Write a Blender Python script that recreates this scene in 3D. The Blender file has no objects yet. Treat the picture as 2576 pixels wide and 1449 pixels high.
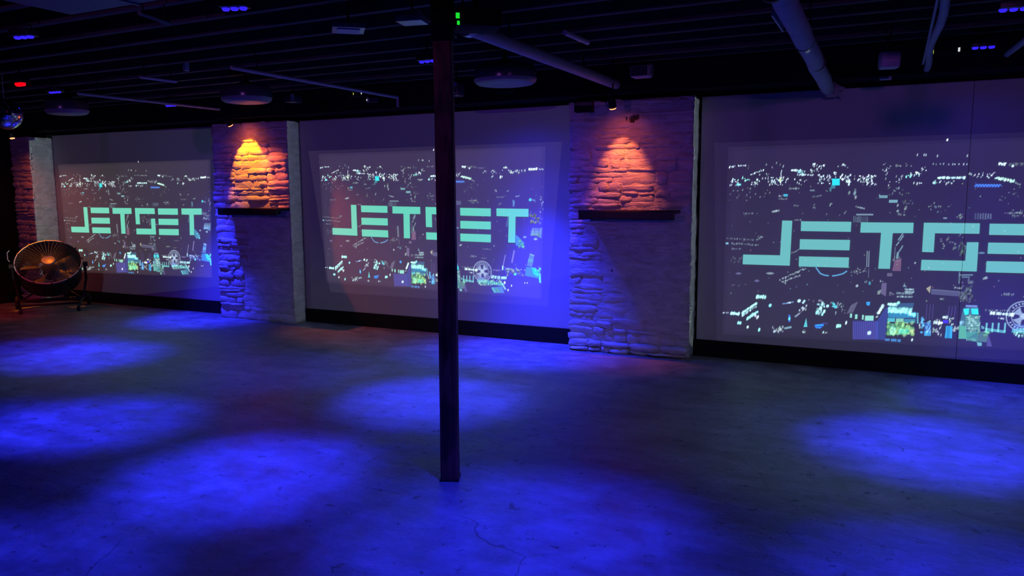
import bpy, bmesh, math, random
import numpy as np
from mathutils import Vector, Matrix, noise

rng = random.Random(7)
SC = bpy.context.scene
COL = SC.collection
PI = math.pi

# ------------------------------------------------------------------ camera, world, exposure
CAM_H = 1.6
FOC = 1920.66                      # focal length in pixels of the 2576 wide frame
YAW, PITCH, ROLL = 0.458759, 0.125038, -0.006012
PW, PH = 2576.0, 1449.0

def cam_axes():
    f = Vector((-math.sin(YAW)*math.cos(PITCH), math.cos(YAW)*math.cos(PITCH), -math.sin(PITCH)))
    r = Vector((math.cos(YAW), math.sin(YAW), 0.0))
    u = r.cross(f)
    r2 = r*math.cos(ROLL) + u*math.sin(ROLL)
    u2 = u*math.cos(ROLL) - r*math.sin(ROLL)
    return r2, u2, f
CR, CU, CF = cam_axes()
cam_data = bpy.data.cameras.new('camera')
cam_data.sensor_width = 36.0
cam_data.lens = FOC*36.0/PW
cam_data.clip_start = 0.05
cam = bpy.data.objects.new('camera', cam_data)
COL.objects.link(cam)
M3 = Matrix((CR, CU, -CF)).transposed()
cam.matrix_world = Matrix.Translation((0, 0, CAM_H)) @ M3.to_4x4()
SC.camera = cam

world = bpy.data.worlds.new('world')
SC.world = world
world.use_nodes = True
world.node_tree.nodes['Background'].inputs[0].default_value = (0.0, 0.0, 0.0, 1)
world.node_tree.nodes['Background'].inputs[1].default_value = 0.0
vs = SC.view_settings
vs.view_transform = 'Standard'
vs.look = 'None'
vs.gamma = 1.0
vs.use_curve_mapping = False
vs.exposure = 0.0

# light tuning (watts and colours of the room's lamps and the added fills)
BLUE = (0.020, 0.024, 1.0)
BLUE_W = 1200.0
BLUE_SPILL_W = 6.0
AMBER_1 = (1.0, 0.25, 0.004)
AMBER_2 = (1.0, 0.17, 0.050)
PROJ_COL = (0.62, 0.80, 0.80)
FLOOR_FILL_COL = (0.55, 0.85, 0.66)
WASH = (0.48, 0.12, 0.95)

def ray(px, py):
    return CF + CR*((px-PW/2)/FOC) + CU*((PH/2-py)/FOC)
def at_z(px, py, z):
    d = ray(px, py); t = (z-CAM_H)/d.z
    return Vector((d.x*t, d.y*t, z))
def at_y(px, py, y):
    d = ray(px, py); t = y/d.y
    return Vector((d.x*t, y, d.z*t+CAM_H))

# ------------------------------------------------------------------ helpers
def link(o, parent=None):
    COL.objects.link(o)
    if parent is not None:
        o.parent = parent
    return o
def thing(name, label, cat, loc=(0, 0, 0), group=None, kind=None, rot=None):
    o = bpy.data.objects.new(name, None)
    o.empty_display_size = 0.1
    link(o)
    o.location = loc
    if rot is not None:
        o.rotation_euler = rot
    o['label'] = label; o['category'] = cat
    if group: o['group'] = group
    if kind: o['kind'] = kind
    return o
def tag(o, label, cat, group=None, kind=None):
    o['label'] = label; o['category'] = cat
    if group: o['group'] = group
    if kind: o['kind'] = kind
    return o
def obj(name, bm, mat, parent=None, smooth=False, loc=None):
    me = bpy.data.meshes.new(name)
    bm.normal_update()
    bm.to_mesh(me); bm.free()
    if smooth:
        for p in me.polygons: p.use_smooth = True
    me.materials.append(mat)
    o = bpy.data.objects.new(name, me)
    link(o, parent)
    if loc is not None: o.location = loc
    return o
def auto_smooth(o, deg=40):
    me = o.data
    for p in me.polygons: p.use_smooth = True
    bm = bmesh.new(); bm.from_mesh(me)
    for e in bm.edges:
        if len(e.link_faces) == 2 and e.calc_face_angle(0) > math.radians(deg):
            e.smooth = False
    bm.to_mesh(me); bm.free()
    return o
def B():
    return bmesh.new()
def box(bm, lo, hi, bev=0.0, rot=None, at=None):
    c = [(a+b)/2 for a, b in zip(lo, hi)]
    s = [abs(b-a) for a, b in zip(lo, hi)]
    m = Matrix.Translation(c) @ Matrix.Diagonal((s[0], s[1], s[2], 1))
    if rot is not None:
        m = (rot if len(rot) == 4 else rot.to_4x4()) @ m
    if at is not None:
        m = Matrix.Translation(at) @ m
    r = bmesh.ops.create_cube(bm, size=1.0, matrix=m)
    if bev > 0:
        es = {e for v in r['verts'] for e in v.link_edges}
        bmesh.ops.bevel(bm, geom=list(es), offset=bev, segments=2, profile=0.6, affect='EDGES', clamp_overlap=True)
    return bm
def frame_for(d):
    d = d.normalized()
    a = Vector((0, 0, 1)) if abs(d.z) < 0.9 else Vector((1, 0, 0))
    x = a.cross(d).normalized()
    y = d.cross(x)
    return x, y
def tube(bm, pts, r, n=10, caps=True, radii=None):
    pts = [Vector(p) for p in pts]
    rings = []
    for i, p in enumerate(pts):
        d = (pts[min(i+1, len(pts)-1)] - pts[max(i-1, 0)])
        x, y = frame_for(d)
        rr = radii[i] if radii else r
        rings.append([bm.verts.new(p + x*rr*math.cos(2*PI*k/n) + y*rr*math.sin(2*PI*k/n)) for k in range(n)])
    for a, b in zip(rings[:-1], rings[1:]):
        for k in range(n):
            bm.faces.new((a[k], a[(k+1) % n], b[(k+1) % n], b[k]))
    if caps:
        bm.faces.new(rings[0][::-1]); bm.faces.new(rings[-1])
    return bm
def lathe(bm, prof, n=32, mat=None, cap=True):
    rings = []
    for (r, z) in prof:
        rings.append([bm.verts.new((r*math.cos(2*PI*k/n), r*math.sin(2*PI*k/n), z)) for k in range(n)])
    for a, b in zip(rings[:-1], rings[1:]):
        for k in range(n):
            bm.faces.new((a[k], a[(k+1) % n], b[(k+1) % n], b[k]))
    if cap:
        bm.faces.new(rings[0][::-1]); bm.faces.new(rings[-1])
    if mat is not None:
        bmesh.ops.transform(bm, matrix=mat, verts=bm.verts)
    return bm
def ring_torus(bm, R, r, z=0.0, n=40, m=8):
    vs_ = []
    for i in range(n):
        a = 2*PI*i/n
        vs_.append([bm.verts.new(((R+r*math.cos(2*PI*j/m))*math.cos(a), (R+r*math.cos(2*PI*j/m))*math.sin(a), z+r*math.sin(2*PI*j/m))) for j in range(m)])
    for i in range(n):
        for j in range(m):
            bm.faces.new((vs_[i][j], vs_[(i+1) % n][j], vs_[(i+1) % n][(j+1) % m], vs_[i][(j+1) % m]))
    return bm

# ------------------------------------------------------------------ materials (all node based)
def new_mat(name):
    m = bpy.data.materials.new(name)
    m.use_nodes = True
    nt = m.node_tree
    return m, nt, nt.nodes['Principled BSDF']
def simple(name, col, rough=0.6, metal=0.0, var=0.12, scale=14.0, bump=0.0, spec=0.5):
    m, nt, p = new_mat(name)
    tc = nt.nodes.new('ShaderNodeTexCoord')
    n = nt.nodes.new('ShaderNodeTexNoise'); n.inputs['Scale'].default_value = scale; n.inputs['Detail'].default_value = 5
    nt.links.new(tc.outputs['Object'], n.inputs['Vector'])
    mx = nt.nodes.new('ShaderNodeMix'); mx.data_type = 'RGBA'
    a = [c*(1-var) for c in col]; b = [min(1, c*(1+var)) for c in col]
    mx.inputs[6].default_value = (*a, 1); mx.inputs[7].default_value = (*b, 1)
    nt.links.new(n.outputs['Fac'], mx.inputs[0])
    nt.links.new(mx.outputs[2], p.inputs['Base Color'])
    p.inputs['Roughness'].default_value = rough
    p.inputs['Metallic'].default_value = metal
    p.inputs['Specular IOR Level'].default_value = spec
    if bump > 0:
        bp = nt.nodes.new('ShaderNodeBump'); bp.inputs['Strength'].default_value = bump; bp.inputs['Distance'].default_value = 0.01
        nt.links.new(n.outputs['Fac'], bp.inputs['Height']); nt.links.new(bp.outputs['Normal'], p.inputs['Normal'])
    return m
def glow(name, col, strength):
    m, nt, p = new_mat(name)
    p.inputs['Base Color'].default_value = (0.05, 0.05, 0.05, 1)
    p.inputs['Emission Color'].default_value = (*col, 1)
    p.inputs['Emission Strength'].default_value = strength
    m.cycles.emission_sampling = 'NONE'
    return m

def mat_floor():
    m, nt, p = new_mat('worn_concrete')
    N = nt.nodes.new; L = nt.links.new
    geo = N('ShaderNodeNewGeometry')
    def noi(scale, detail=6, rough=0.6, vec=None, dist=0.0):
        n = N('ShaderNodeTexNoise'); n.inputs['Scale'].default_value = scale; n.inputs['Detail'].default_value = detail
        n.inputs['Roughness'].default_value = rough; n.inputs['Distortion'].default_value = dist
        L(vec if vec is not None else geo.outputs['Position'], n.inputs['Vector']); return n
    def ramp(src, stops):
        r = N('ShaderNodeValToRGB'); e = r.color_ramp.elements
        e[0].position, e[0].color = stops[0][0], (*[stops[0][1]]*3, 1)
        e[1].position, e[1].color = stops[1][0], (*[stops[1][1]]*3, 1)
        for s in stops[2:]:
            k = e.new(s[0]); k.color = (*[s[1]]*3, 1)
        L(src, r.inputs[0]); return r
    def mul(a, b):
        k = N('ShaderNodeMath'); k.operation = 'MULTIPLY'
        for i, s in enumerate((a, b)):
            if isinstance(s, (int, float)): k.inputs[i].default_value = s
            else: L(s, k.inputs[i])
        return k.outputs[0]
    big = noi(0.75, 5, 0.6, dist=0.6)
    mid = noi(4.0, 8, 0.68, dist=0.3)
    fine = noi(38.0, 6, 0.7)
    # broom/trowel streaks, stretched along the room
    mp = N('ShaderNodeMapping'); mp.inputs['Scale'].default_value = (1.6, 4.5, 1.0); mp.inputs['Rotation'].default_value = (0, 0, 0.35)
    L(geo.outputs['Position'], mp.inputs['Vector'])
    streak = noi(1.6, 6, 0.65, vec=mp.outputs[0], dist=0.4)
    # cracks
    wn = noi(1.6, 4, 0.5)
    mixv = N('ShaderNodeMix'); mixv.data_type = 'VECTOR'; mixv.inputs[0].default_value = 0.28
    L(geo.outputs['Position'], mixv.inputs[4]); L(wn.outputs['Color'], mixv.inputs[5])
    vo = N('ShaderNodeTexVoronoi'); vo.feature = 'DISTANCE_TO_EDGE'; vo.inputs['Scale'].default_value = 1.05
    L(mixv.outputs[1], vo.inputs['Vector'])
    crack = ramp(vo.outputs['Distance'], [(0.0, 0.42), (0.0034, 1.0)])
    gate = ramp(noi(0.9, 3, 0.5).outputs['Fac'], [(0.545, 0.0), (0.60, 1.0)])
    ck = N('ShaderNodeMath'); ck.operation = 'MAXIMUM'
    inv = N('ShaderNodeMath'); inv.operation = 'SUBTRACT'; inv.inputs[0].default_value = 1.0
    L(gate.outputs[0], inv.inputs[1]); L(crack.outputs[0], ck.inputs[0]); L(inv.outputs[0], ck.inputs[1])
    # spalled dark flecks
    spall = ramp(noi(10.0, 5, 0.78, dist=0.15).outputs['Fac'], [(0.35, 0.30), (0.405, 1.0)])
    a = ramp(big.outputs['Fac'], [(0.3, 0.70), (0.7, 1.12)])
    b = ramp(mid.outputs['Fac'], [(0.3, 0.55), (0.7, 1.22)])
    c = ramp(streak.outputs['Fac'], [(0.32, 0.70), (0.68, 1.15)])
    d = ramp(fine.outputs['Fac'], [(0.3, 0.86), (0.7, 1.08)])
    v = mul(mul(mul(a.outputs[0], b.outputs[0]), mul(c.outputs[0], d.outputs[0])), mul(ck.outputs[0], spall.outputs[0]))
    vm = N('ShaderNodeVectorMath'); vm.operation = 'SCALE'; vm.inputs[0].default_value = (0.33, 0.34, 0.325)
    L(v, vm.inputs['Scale']); L(vm.outputs[0], p.inputs['Base Color'])
    r = ramp(mid.outputs['Fac'], [(0.3, 0.33), (0.7, 0.50)])
    L(r.outputs[0], p.inputs['Roughness'])
    p.inputs['Specular IOR Level'].default_value = 0.95
    hsum = N('ShaderNodeMath'); hsum.operation = 'ADD'
    L(mul(mid.outputs['Fac'], 0.6), hsum.inputs[0]); L(mul(v, 0.55), hsum.inputs[1])
    bp = N('ShaderNodeBump'); bp.inputs['Strength'].default_value = 0.55; bp.inputs['Distance'].default_value = 0.012
    L(hsum.outputs[0], bp.inputs['Height']); L(bp.outputs['Normal'], p.inputs['Normal'])
    return m

def mat_stone(name, base=(0.70, 0.68, 0.66), chip=0.665, bump=0.9):
    m, nt, p = new_mat(name)
    N = nt.nodes.new; L = nt.links.new
    geo = N('ShaderNodeNewGeometry')
    n1 = N('ShaderNodeTexNoise'); n1.inputs['Scale'].default_value = 9; n1.inputs['Detail'].default_value = 8; n1.inputs['Roughness'].default_value = 0.65
    mp = N('ShaderNodeMapping'); mp.inputs['Scale'].default_value = (0.75, 0.75, 2.0)
    L(geo.outputs['Position'], mp.inputs['Vector']); L(mp.outputs[0], n1.inputs['Vector'])
    n2 = N('ShaderNodeTexNoise'); n2.inputs['Scale'].default_value = 3.4; n2.inputs['Detail'].default_value = 6; n2.inputs['Roughness'].default_value = 0.7
    L(geo.outputs['Position'], n2.inputs['Vector'])
    r1 = N('ShaderNodeValToRGB'); e = r1.color_ramp.elements
    e[0].position = 0.25; e[0].color = (*[c*0.62 for c in base], 1)
    e[1].position = 0.62; e[1].color = (*base, 1)
    L(n1.outputs['Fac'], r1.inputs[0])
    r2 = N('ShaderNodeValToRGB'); e = r2.color_ramp.elements
    e[0].position = chip; e[0].color = (1, 1, 1, 1); e[1].position = chip+0.015; e[1].color = (0.10, 0.085, 0.07, 1)
    L(n2.outputs['Fac'], r2.inputs[0])
    mx = N('ShaderNodeMix'); mx.data_type = 'RGBA'; mx.blend_type = 'MULTIPLY'; mx.inputs[0].default_value = 1.0
    L(r1.outputs[0], mx.inputs[6]); L(r2.outputs[0], mx.inputs[7]); L(mx.outputs[2], p.inputs['Base Color'])
    p.inputs['Roughness'].default_value = 0.75
    p.inputs['Specular IOR Level'].default_value = 0.3
    n3 = N('ShaderNodeTexNoise'); n3.inputs['Scale'].default_value = 26; n3.inputs['Detail'].default_value = 6; n3.inputs['Roughness'].default_value = 0.6
    L(mp.outputs[0], n3.inputs['Vector'])
    ad = N('ShaderNodeMath'); ad.operation = 'MULTIPLY_ADD'; ad.inputs[1].default_value = 0.35
    L(n3.outputs['Fac'], ad.inputs[0]); L(n1.outputs['Fac'], ad.inputs[2])
    bp = N('ShaderNodeBump'); bp.inputs['Strength'].default_value = bump; bp.inputs['Distance'].default_value = 0.034
    L(ad.outputs[0], bp.inputs['Height']); L(bp.outputs['Normal'], p.inputs['Normal'])
    return m

def mat_wood(name, c1, c2, axis=2, rough=0.6, knots=True):
    m, nt, p = new_mat(name)
    N = nt.nodes.new; L = nt.links.new
    tc = N('ShaderNodeTexCoord')
    mp = N('ShaderNodeMapping')
    s = [14.0, 14.0, 14.0]; s[axis] = 0.9
    mp.inputs['Scale'].default_value = s
    L(tc.outputs['Object'], mp.inputs['Vector'])
    n = N('ShaderNodeTexNoise'); n.inputs['Scale'].default_value = 2.6; n.inputs['Detail'].default_value = 7; n.inputs['Distortion'].default_value = 0.7
    L(mp.outputs[0], n.inputs['Vector'])
    r = N('ShaderNodeValToRGB'); e = r.color_ramp.elements
    e[0].position = 0.3; e[0].color = (*c1, 1); e[1].position = 0.72; e[1].color = (*c2, 1)
    L(n.outputs['Fac'], r.inputs[0])
    out = r.outputs[0]
    if knots:
        k = N('ShaderNodeTexNoise'); k.inputs['Scale'].default_value = 4.5; k.inputs['Detail'].default_value = 3
        mp2 = N('ShaderNodeMapping'); s2 = [2.0, 2.0, 2.0]; s2[axis] = 0.8; mp2.inputs['Scale'].default_value = s2
        L(tc.outputs['Object'], mp2.inputs['Vector']); L(mp2.outputs[0], k.inputs['Vector'])
        kr = N('ShaderNodeValToRGB'); e = kr.color_ramp.elements
        e[0].position = 0.40; e[0].color = (0.30, 0.28, 0.28, 1); e[1].position = 0.52; e[1].color = (1, 1, 1, 1)
        L(k.outputs['Fac'], kr.inputs[0])
        mx = N('ShaderNodeMix'); mx.data_type = 'RGBA'; mx.blend_type = 'MULTIPLY'; mx.inputs[0].default_value = 1.0
        L(out, mx.inputs[6]); L(kr.outputs[0], mx.inputs[7]); out = mx.outputs[2]
    L(out, p.inputs['Base Color'])
    p.inputs['Roughness'].default_value = rough
    bp = N('ShaderNodeBump'); bp.inputs['Strength'].default_value = 0.35; bp.inputs['Distance'].default_value = 0.004
    L(n.outputs['Fac'], bp.inputs['Height']); L(bp.outputs['Normal'], p.inputs['Normal'])
    return m

def mat_film():          # projected light lying on the board: adds its own light, hides nothing
    m = bpy.data.materials.new('projected_light')
    m.use_nodes = True
    nt = m.node_tree; nt.nodes.clear()
    at = nt.nodes.new('ShaderNodeAttribute'); at.attribute_name = 'col'
    em = nt.nodes.new('ShaderNodeEmission'); tr = nt.nodes.new('ShaderNodeBsdfTransparent')
    ad = nt.nodes.new('ShaderNodeAddShader'); out = nt.nodes.new('ShaderNodeOutputMaterial')
    nt.links.new(at.outputs['Color'], em.inputs['Color'])
    nt.links.new(em.outputs[0], ad.inputs[0]); nt.links.new(tr.outputs[0], ad.inputs[1]); nt.links.new(ad.outputs[0], out.inputs[0])
    m.cycles.emission_sampling = 'NONE'
    return m
PANEL_ALB = (0.40, 0.39, 0.40)
def mat_letters():
    m, nt, p = new_mat('projected_letter_light')
    at = nt.nodes.new('ShaderNodeAttribute'); at.attribute_name = 'col'
    p.inputs['Base Color'].default_value = (*PANEL_ALB, 1)
    p.inputs['Roughness'].default_value = 0.8
    nt.links.new(at.outputs['Color'], p.inputs['Emission Color'])
    p.inputs['Emission Strength'].default_value = 1.0
    m.cycles.emission_sampling = 'FRONT'
    return m

MT = dict(
    floor=mat_floor(),
    black=simple('black_paint', (0.006, 0.006, 0.007), 0.75, var=0.3, spec=0.2),
    blackwall=simple('black_wall_paint', (0.008, 0.008, 0.009), 0.85, var=0.3, spec=0.15),
    deck=simple('black_ceiling_deck', (0.004, 0.004, 0.004), 0.9, var=0.4, spec=0.1),
    panel=simple('grey_screen_paint', PANEL_ALB, 0.85, var=0.03, scale=6, spec=0.25),
    stone=mat_stone('whitewashed_stone'),
    mortar=mat_stone('whitewashed_mortar', (0.66, 0.64, 0.62), 0.68, 1.0),
    post=mat_wood('old_post_timber', (0.11, 0.028, 0.018), (0.40, 0.115, 0.07), 2, 0.62),
    joist=mat_wood('joist_timber', (0.024, 0.022, 0.020), (0.065, 0.06, 0.054), 0, 0.85, knots=False),
    shelf=simple('black_shelf_laminate', (0.008, 0.007, 0.007), 0.45, var=0.2),
    blackmetal=simple('black_metal', (0.012, 0.012, 0.013), 0.42, 0.0, var=0.2, spec=0.5),
    grey_pipe=simple('grey_pipe_paint', (0.30, 0.31, 0.33), 0.6, var=0.25, scale=8),
    wrap=simple('pipe_wrap_canvas', (0.36, 0.37, 0.38), 0.75, var=0.3, scale=11, bump=0.6),
    tape=simple('dark_pipe_tape', (0.05, 0.05, 0.055), 0.6),
    metal=simple('galvanised_metal', (0.42, 0.44, 0.46), 0.38, 0.7, var=0.2),
    plastic=simple('pale_grey_plastic', (0.40, 0.41, 0.42), 0.45, var=0.08),
    bowl=simple('frosted_bowl_plastic', (0.17, 0.18, 0.19), 0.5, var=0.2),
    smoke=simple('smoked_plastic', (0.05, 0.055, 0.065), 0.22, var=0.15),
    fanwire=simple('chromed_wire', (0.55, 0.53, 0.5), 0.35, 0.3, var=0.05),
    guard=simple('dull_guard_wire', (0.10, 0.10, 0.10), 0.5, 0.3),
    fanhub=simple('pale_hub_plastic', (0.40, 0.32, 0.22), 0.4, var=0.05),
    fanblade=simple('grey_fan_blade', (0.24, 0.23, 0.22), 0.45, 0.2, var=0.1),
    rubber=simple('black_rubber', (0.02, 0.02, 0.02), 0.8),
    hubcap=simple('grey_wheel_hub', (0.20, 0.20, 0.20), 0.5),
    mirror=simple('mirror_tile', (0.80, 0.82, 0.85), 0.08, 1.0, var=0.03),
    duct=simple('dark_duct_sheet', (0.07, 0.08, 0.10), 0.5, 0.3, var=0.2, scale=3),
    film=mat_film(), letter=mat_letters(),
    g_blue=glow('lit_blue_lens', (0.030, 0.014, 1.0), 1.15),
    g_amber=glow('lit_amber_lens', (1.0, 0.28, 0.10), 2.5),
    g_red=glow('lit_red_lens', (1.0, 0.0, 0.0), .9),
    g_green=glow('lit_green_indicator', (0.01, 0.75, 0.03), 1.0),
    g_white=glow('lit_white_indicator', (0.9, 0.95, 1.0), 0.7),
    g_yellow=glow('lit_yellow_indicator', (0.75, 0.8, 0.1), 0.6),
    g_teal=glow('lit_projector_lens', (0.4, 0.8, 0.75), 0.6),
)

def spot(name, loc, target, watts, col, deg, blend, parent=None, radius=0.03):
    l = bpy.data.lights.new(name, 'SPOT')
    l.energy = watts; l.color = col
    l.spot_size = math.radians(deg); l.spot_blend = blend
    l.shadow_soft_size = radius
    o = bpy.data.objects.new(name, l)
    COL.objects.link(o)
    d = Vector(target)-Vector(loc)
    q = d.to_track_quat('-Z', 'Y')
    if parent is not None:
        o.parent = parent
        o.location = parent.matrix_basis.inverted() @ Vector(loc)
        o.rotation_euler = (parent.matrix_basis.to_3x3().inverted() @ q.to_matrix()).to_euler()
    else:
        o.location = loc; o.rotation_euler = q.to_euler()
    return o

# ------------------------------------------------------------------ room shell
X0, X1, Y0, Y1 = -11.75, 4.2, -2.6, 7.42
YP = 7.375            # face of the projection boards
ZJ = 2.75             # underside of the joists
ZD = 2.98             # ceiling deck
def struct(name, bm, m, parent=None):
    o = obj(name, bm, m, parent)
    if parent is None: o['kind'] = 'structure'
    return o
floor = struct('floor', box(B(), (X0-.2, Y0-.2, -0.12), (X1+.2, Y1+.2, 0)), MT['floor'])
struct('wall_back', box(B(), (X0-.2, Y1, 0), (X1+.2, Y1+.2, ZD)), MT['blackwall'])
struct('wall_left', box(B(), (X0-.2, Y0-.2, 0), (X0, Y1, ZD)), MT['blackwall'])
struct('wall_right', box(B(), (X1, Y0-.2, 0), (X1+.2, Y1, ZD)), MT['blackwall'])
struct('wall_front', box(B(), (X0, Y0-.2, 0), (X1, Y0, ZD)), MT['blackwall'])
ceiling = struct('ceiling', box(B(), (X0-.2, Y0-.2, ZD), (X1+.2, Y1+.2, ZD+0.1)), MT['deck'])
jm = bpy.data.meshes.new('joist')
bmj = box(B(), (X0, -0.028, ZJ), (X1, 0.028, ZD), 0.006)
bmj.to_mesh(jm); bmj.free(); jm.materials.append(MT['joist'])
y = -2.3
while y < 7.0:
    j = bpy.data.objects.new('joist', jm); link(j, ceiling); j.location = (0, y+rng.uniform(-.015, .015), rng.uniform(0, .02)); j.rotation_euler = (0, 0, rng.uniform(-.0008, .0008))
    y += 0.384
# black header closing the ceiling against the wall
struct('trim_1', box(B(), (X0, 7.06, 2.515), (X1, Y1, ZD), 0.01), MT['blackwall'])

# ------------------------------------------------------------------ stone pillars
def stone_mesh(seed, nx=5, nz=3):
    r = random.Random(seed)
    me = bpy.data.meshes.new('stone')
    vs_, fs = [], []
    off = Vector((r.uniform(0, 50), r.uniform(0, 50), r.uniform(0, 50)))
    tilt_x, tilt_z = r.uniform(-.45, .45), r.uniform(-.35, .45)
    sk = [r.uniform(-.10, .10) for _ in range(4)]          # skewed outline
    for k in range(nz+1):
        for i in range(nx+1):
            u, w = i/nx-.5, k/nz-.5
            eu, ew = abs(u) > .49, abs(w) > .49
            x = u + (sk[0]*w if u > 0 else sk[1]*w)*.5
            z = w + (sk[2]*u if w > 0 else sk[3]*u)*1.2
            x += r.uniform(-.03, .03); z += r.uniform(-.07, .07)
            if eu and ew: x *= r.uniform(.84, .98); z *= r.uniform(.78, .96)
            edge = .30 if (eu or ew) else 0.0
            d = 0.72 - edge*r.uniform(.5, 1.1) + tilt_x*u + tilt_z*w + 0.42*noise.noise(Vector((u*3.1, w*2.6, 0))+off)
            vs_.append((x, -max(.12, d), z))
    def id_(i, k): return k*(nx+1)+i
    for k in range(nz):
        for i in range(nx):
            fs.append((id_(i, k), id_(i+1, k), id_(i+1, k+1), id_(i, k+1)))
    loop = [id_(i, 0) for i in range(nx+1)] + [id_(nx, k) for k in range(1, nz+1)] + [id_(i, nz) for i in range(nx-1, -1, -1)] + [id_(0, k) for k in range(nz-1, 0, -1)]
    b0 = len(vs_)
    for q in loop:
        x, yy, z = vs_[q]; vs_.append((x*1.03, 0.0, z*1.06))
    n = len(loop)
    for a in range(n):
        c = (a+1) % n
        fs.append((loop[a], b0+a, b0+c, loop[c]))
    me.from_pydata(vs_, [], fs); me.update()
    for p in me.polygons: p.use_smooth = True
    me.materials.append(MT['stone'])
    return me
STONES = [stone_mesh(100+i) for i in range(40)]

def pillar(label, x0, x1, yf, ztop, seed, relief, top_jag=0.03):
    """rubble pillar with its face at yf, running back to the wall; relief(x, z) -> how proud the stones stand"""
    r = random.Random(seed)
    t = thing('stone_pillar', label, 'pillar', (0.5*(x0+x1), 0.5*(yf+Y1), 0), 'whitewashed stone pillars between the projection panels', 'structure')
    cx, cy = t.location.x, t.location.y
    # mortar core: bumpy block
    bm = B()
    nx, nz, ny = max(3, int((x1-x0)/.05)), int(ztop/.05), max(3, int((Y1-yf)/.05))
    def bump(x, yy, z, amp=0.012):
        return amp*noise.fractal(Vector((x*7, yy*7, z*11))+Vector((seed, 0, 0)), 1.0, 2.0, 3)
    path = [(x0, Y1-.002-(Y1-.002-yf)*k/ny) for k in range(ny)] + [(x0+(x1-x0)*k/nx, yf) for k in range(nx)] + [(x1, yf+(Y1-.002-yf)*k/ny) for k in range(ny+1)]
    rows = []
    for k in range(nz+1):
        z = ztop*k/nz
        row = []
        for i, (px, py) in enumerate(path):
            zz = z
            if k == nz: zz += r.uniform(-top_jag, 0)
            b = bump(px, py, z)
            dx = -b if px == x0 else (b if px == x1 else 0)
            dy = -b if py == yf else 0
            row.append(bm.verts.new((px+dx-cx, py+dy-cy, zz)))
        rows.append(row)
    for a, b in zip(rows[:-1], rows[1:]):
        for i in range(len(path)-1):
            bm.faces.new((a[i], a[i+1], b[i+1], b[i]))
    bm.faces.new(rows[-1][::-1]); bm.faces.new(rows[0])
    bmesh.ops.recalc_face_normals(bm, faces=bm.faces)
    obj('core', bm, MT['mortar'], t, smooth=True)
    def put(x, yy, z, w, h, d, face):
        me = r.choice(STONES)
        o = bpy.data.objects.new('stone', me); link(o, t)
        flip = r.choice((-1, 1))
        if face == 'front':
            o.location = (x-cx, yf+.006-cy, z); o.rotation_euler = (0, r.uniform(-.05, .05), 0)
        else:
            o.location = (x1-.006-cx, yy-cy, z); o.rotation_euler = (0, r.uniform(-.04, .04), PI/2)
        o.scale = (w*flip*1.0, d, h*1.0)
        if flip < 0:
            o.scale = (w, d, h)
    def lay(xa, xb, za, zb_):
        """fill a block with flat rubble, layer by layer, so the beds do not run through"""
        z = za
        while z < zb_-.012:
            h = r.uniform(.032, .105)
            if zb_-z-h < .03: h = zb_-z
            x = xa
            while x < xb-.02:
                w = r.uniform(.10, .34) * (1.25 if h < .05 else 1.0)
                if xb-(x+w) < .08: w = xb-x
                d = relief(x+w/2, z+h/2, r)
                if d > 0: put(x+w/2+r.uniform(-.006, .006), 0, z+h/2+r.uniform(-.005, .005), w-.005, h-.004, d, 'front')
                x += w
            z += h
    z = 0.0
    while z < ztop-.03:
        H_ = r.uniform(.14, .30) if z > .05 else r.uniform(.10, .13)
        if ztop-z-H_ < .09: H_ = ztop-z
        x = x0 + r.uniform(-.02, .01)
        while x < x1-.02:
            w = r.uniform(.28, .62)
            if x1-(x+w) < .20: w = x1-x + r.uniform(-.01, .015)
            lay(x, x+w, z, min(ztop, z+H_)); x += w
        z += H_
    z = 0.0
    while z < ztop-.03:            # flank facing into the room
        h = min(r.uniform(.06, .16), ztop-z)
        if ztop-z-h < .05: h = ztop-z
        yy = yf+.005
        while yy < YP-.03:
            w = r.uniform(.12, .26)
            if YP-(yy+w) < .07: w = YP-yy
            put(0, yy+w/2, z+h/2, w-.006, h-.006, r.uniform(.006, .014), 'side')
            yy += w
        z += h
    return t
def relief_1(x, z, r):
    if z > 1.40: return r.uniform(.015, .055) if z < 2.25 else r.uniform(.010, .028)
    if x < -7.36: return r.uniform(.014, .050)
    if z < .18: return r.uniform(.015, .040)
    return r.uniform(.004, .014)
def relief_2(x, z, r):
    if z < .12: return r.uniform(.05, .095)
    if z < .30: return r.uniform(.014, .040)
    if z > 1.42: return r.uniform(.010, .034)
    if x < -2.62: return r.uniform(.008, .026)
    return r.uniform(.005, .016)
def relief_0(x, z, r):
    return r.uniform(.02, .05)
pillar('white stone pillar beside the drum fan, reddish face and pale flank', X0+.02, -11.30, 7.02, 2.44, 5, relief_0)
pillar('white stone pillar left of the timber post with bright yellow-orange lit rubble', -7.78, -6.54, 7.17, 2.47, 11, relief_1)
pillar('white stone pillar with dim red-orange lit face and long dark shelf', -2.885, -1.668, 7.17, 2.47, 23, relief_2)

# ------------------------------------------------------------------ black base strips
for (a, b) in ((-11.30, -7.78), (-6.54, -2.885), (-1.668, X1)):
    o = struct('baseboard_back', box(B(), (a, YP-.012, 0), (b, Y1-.001, 0.163), 0.004), MT['black'])

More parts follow.
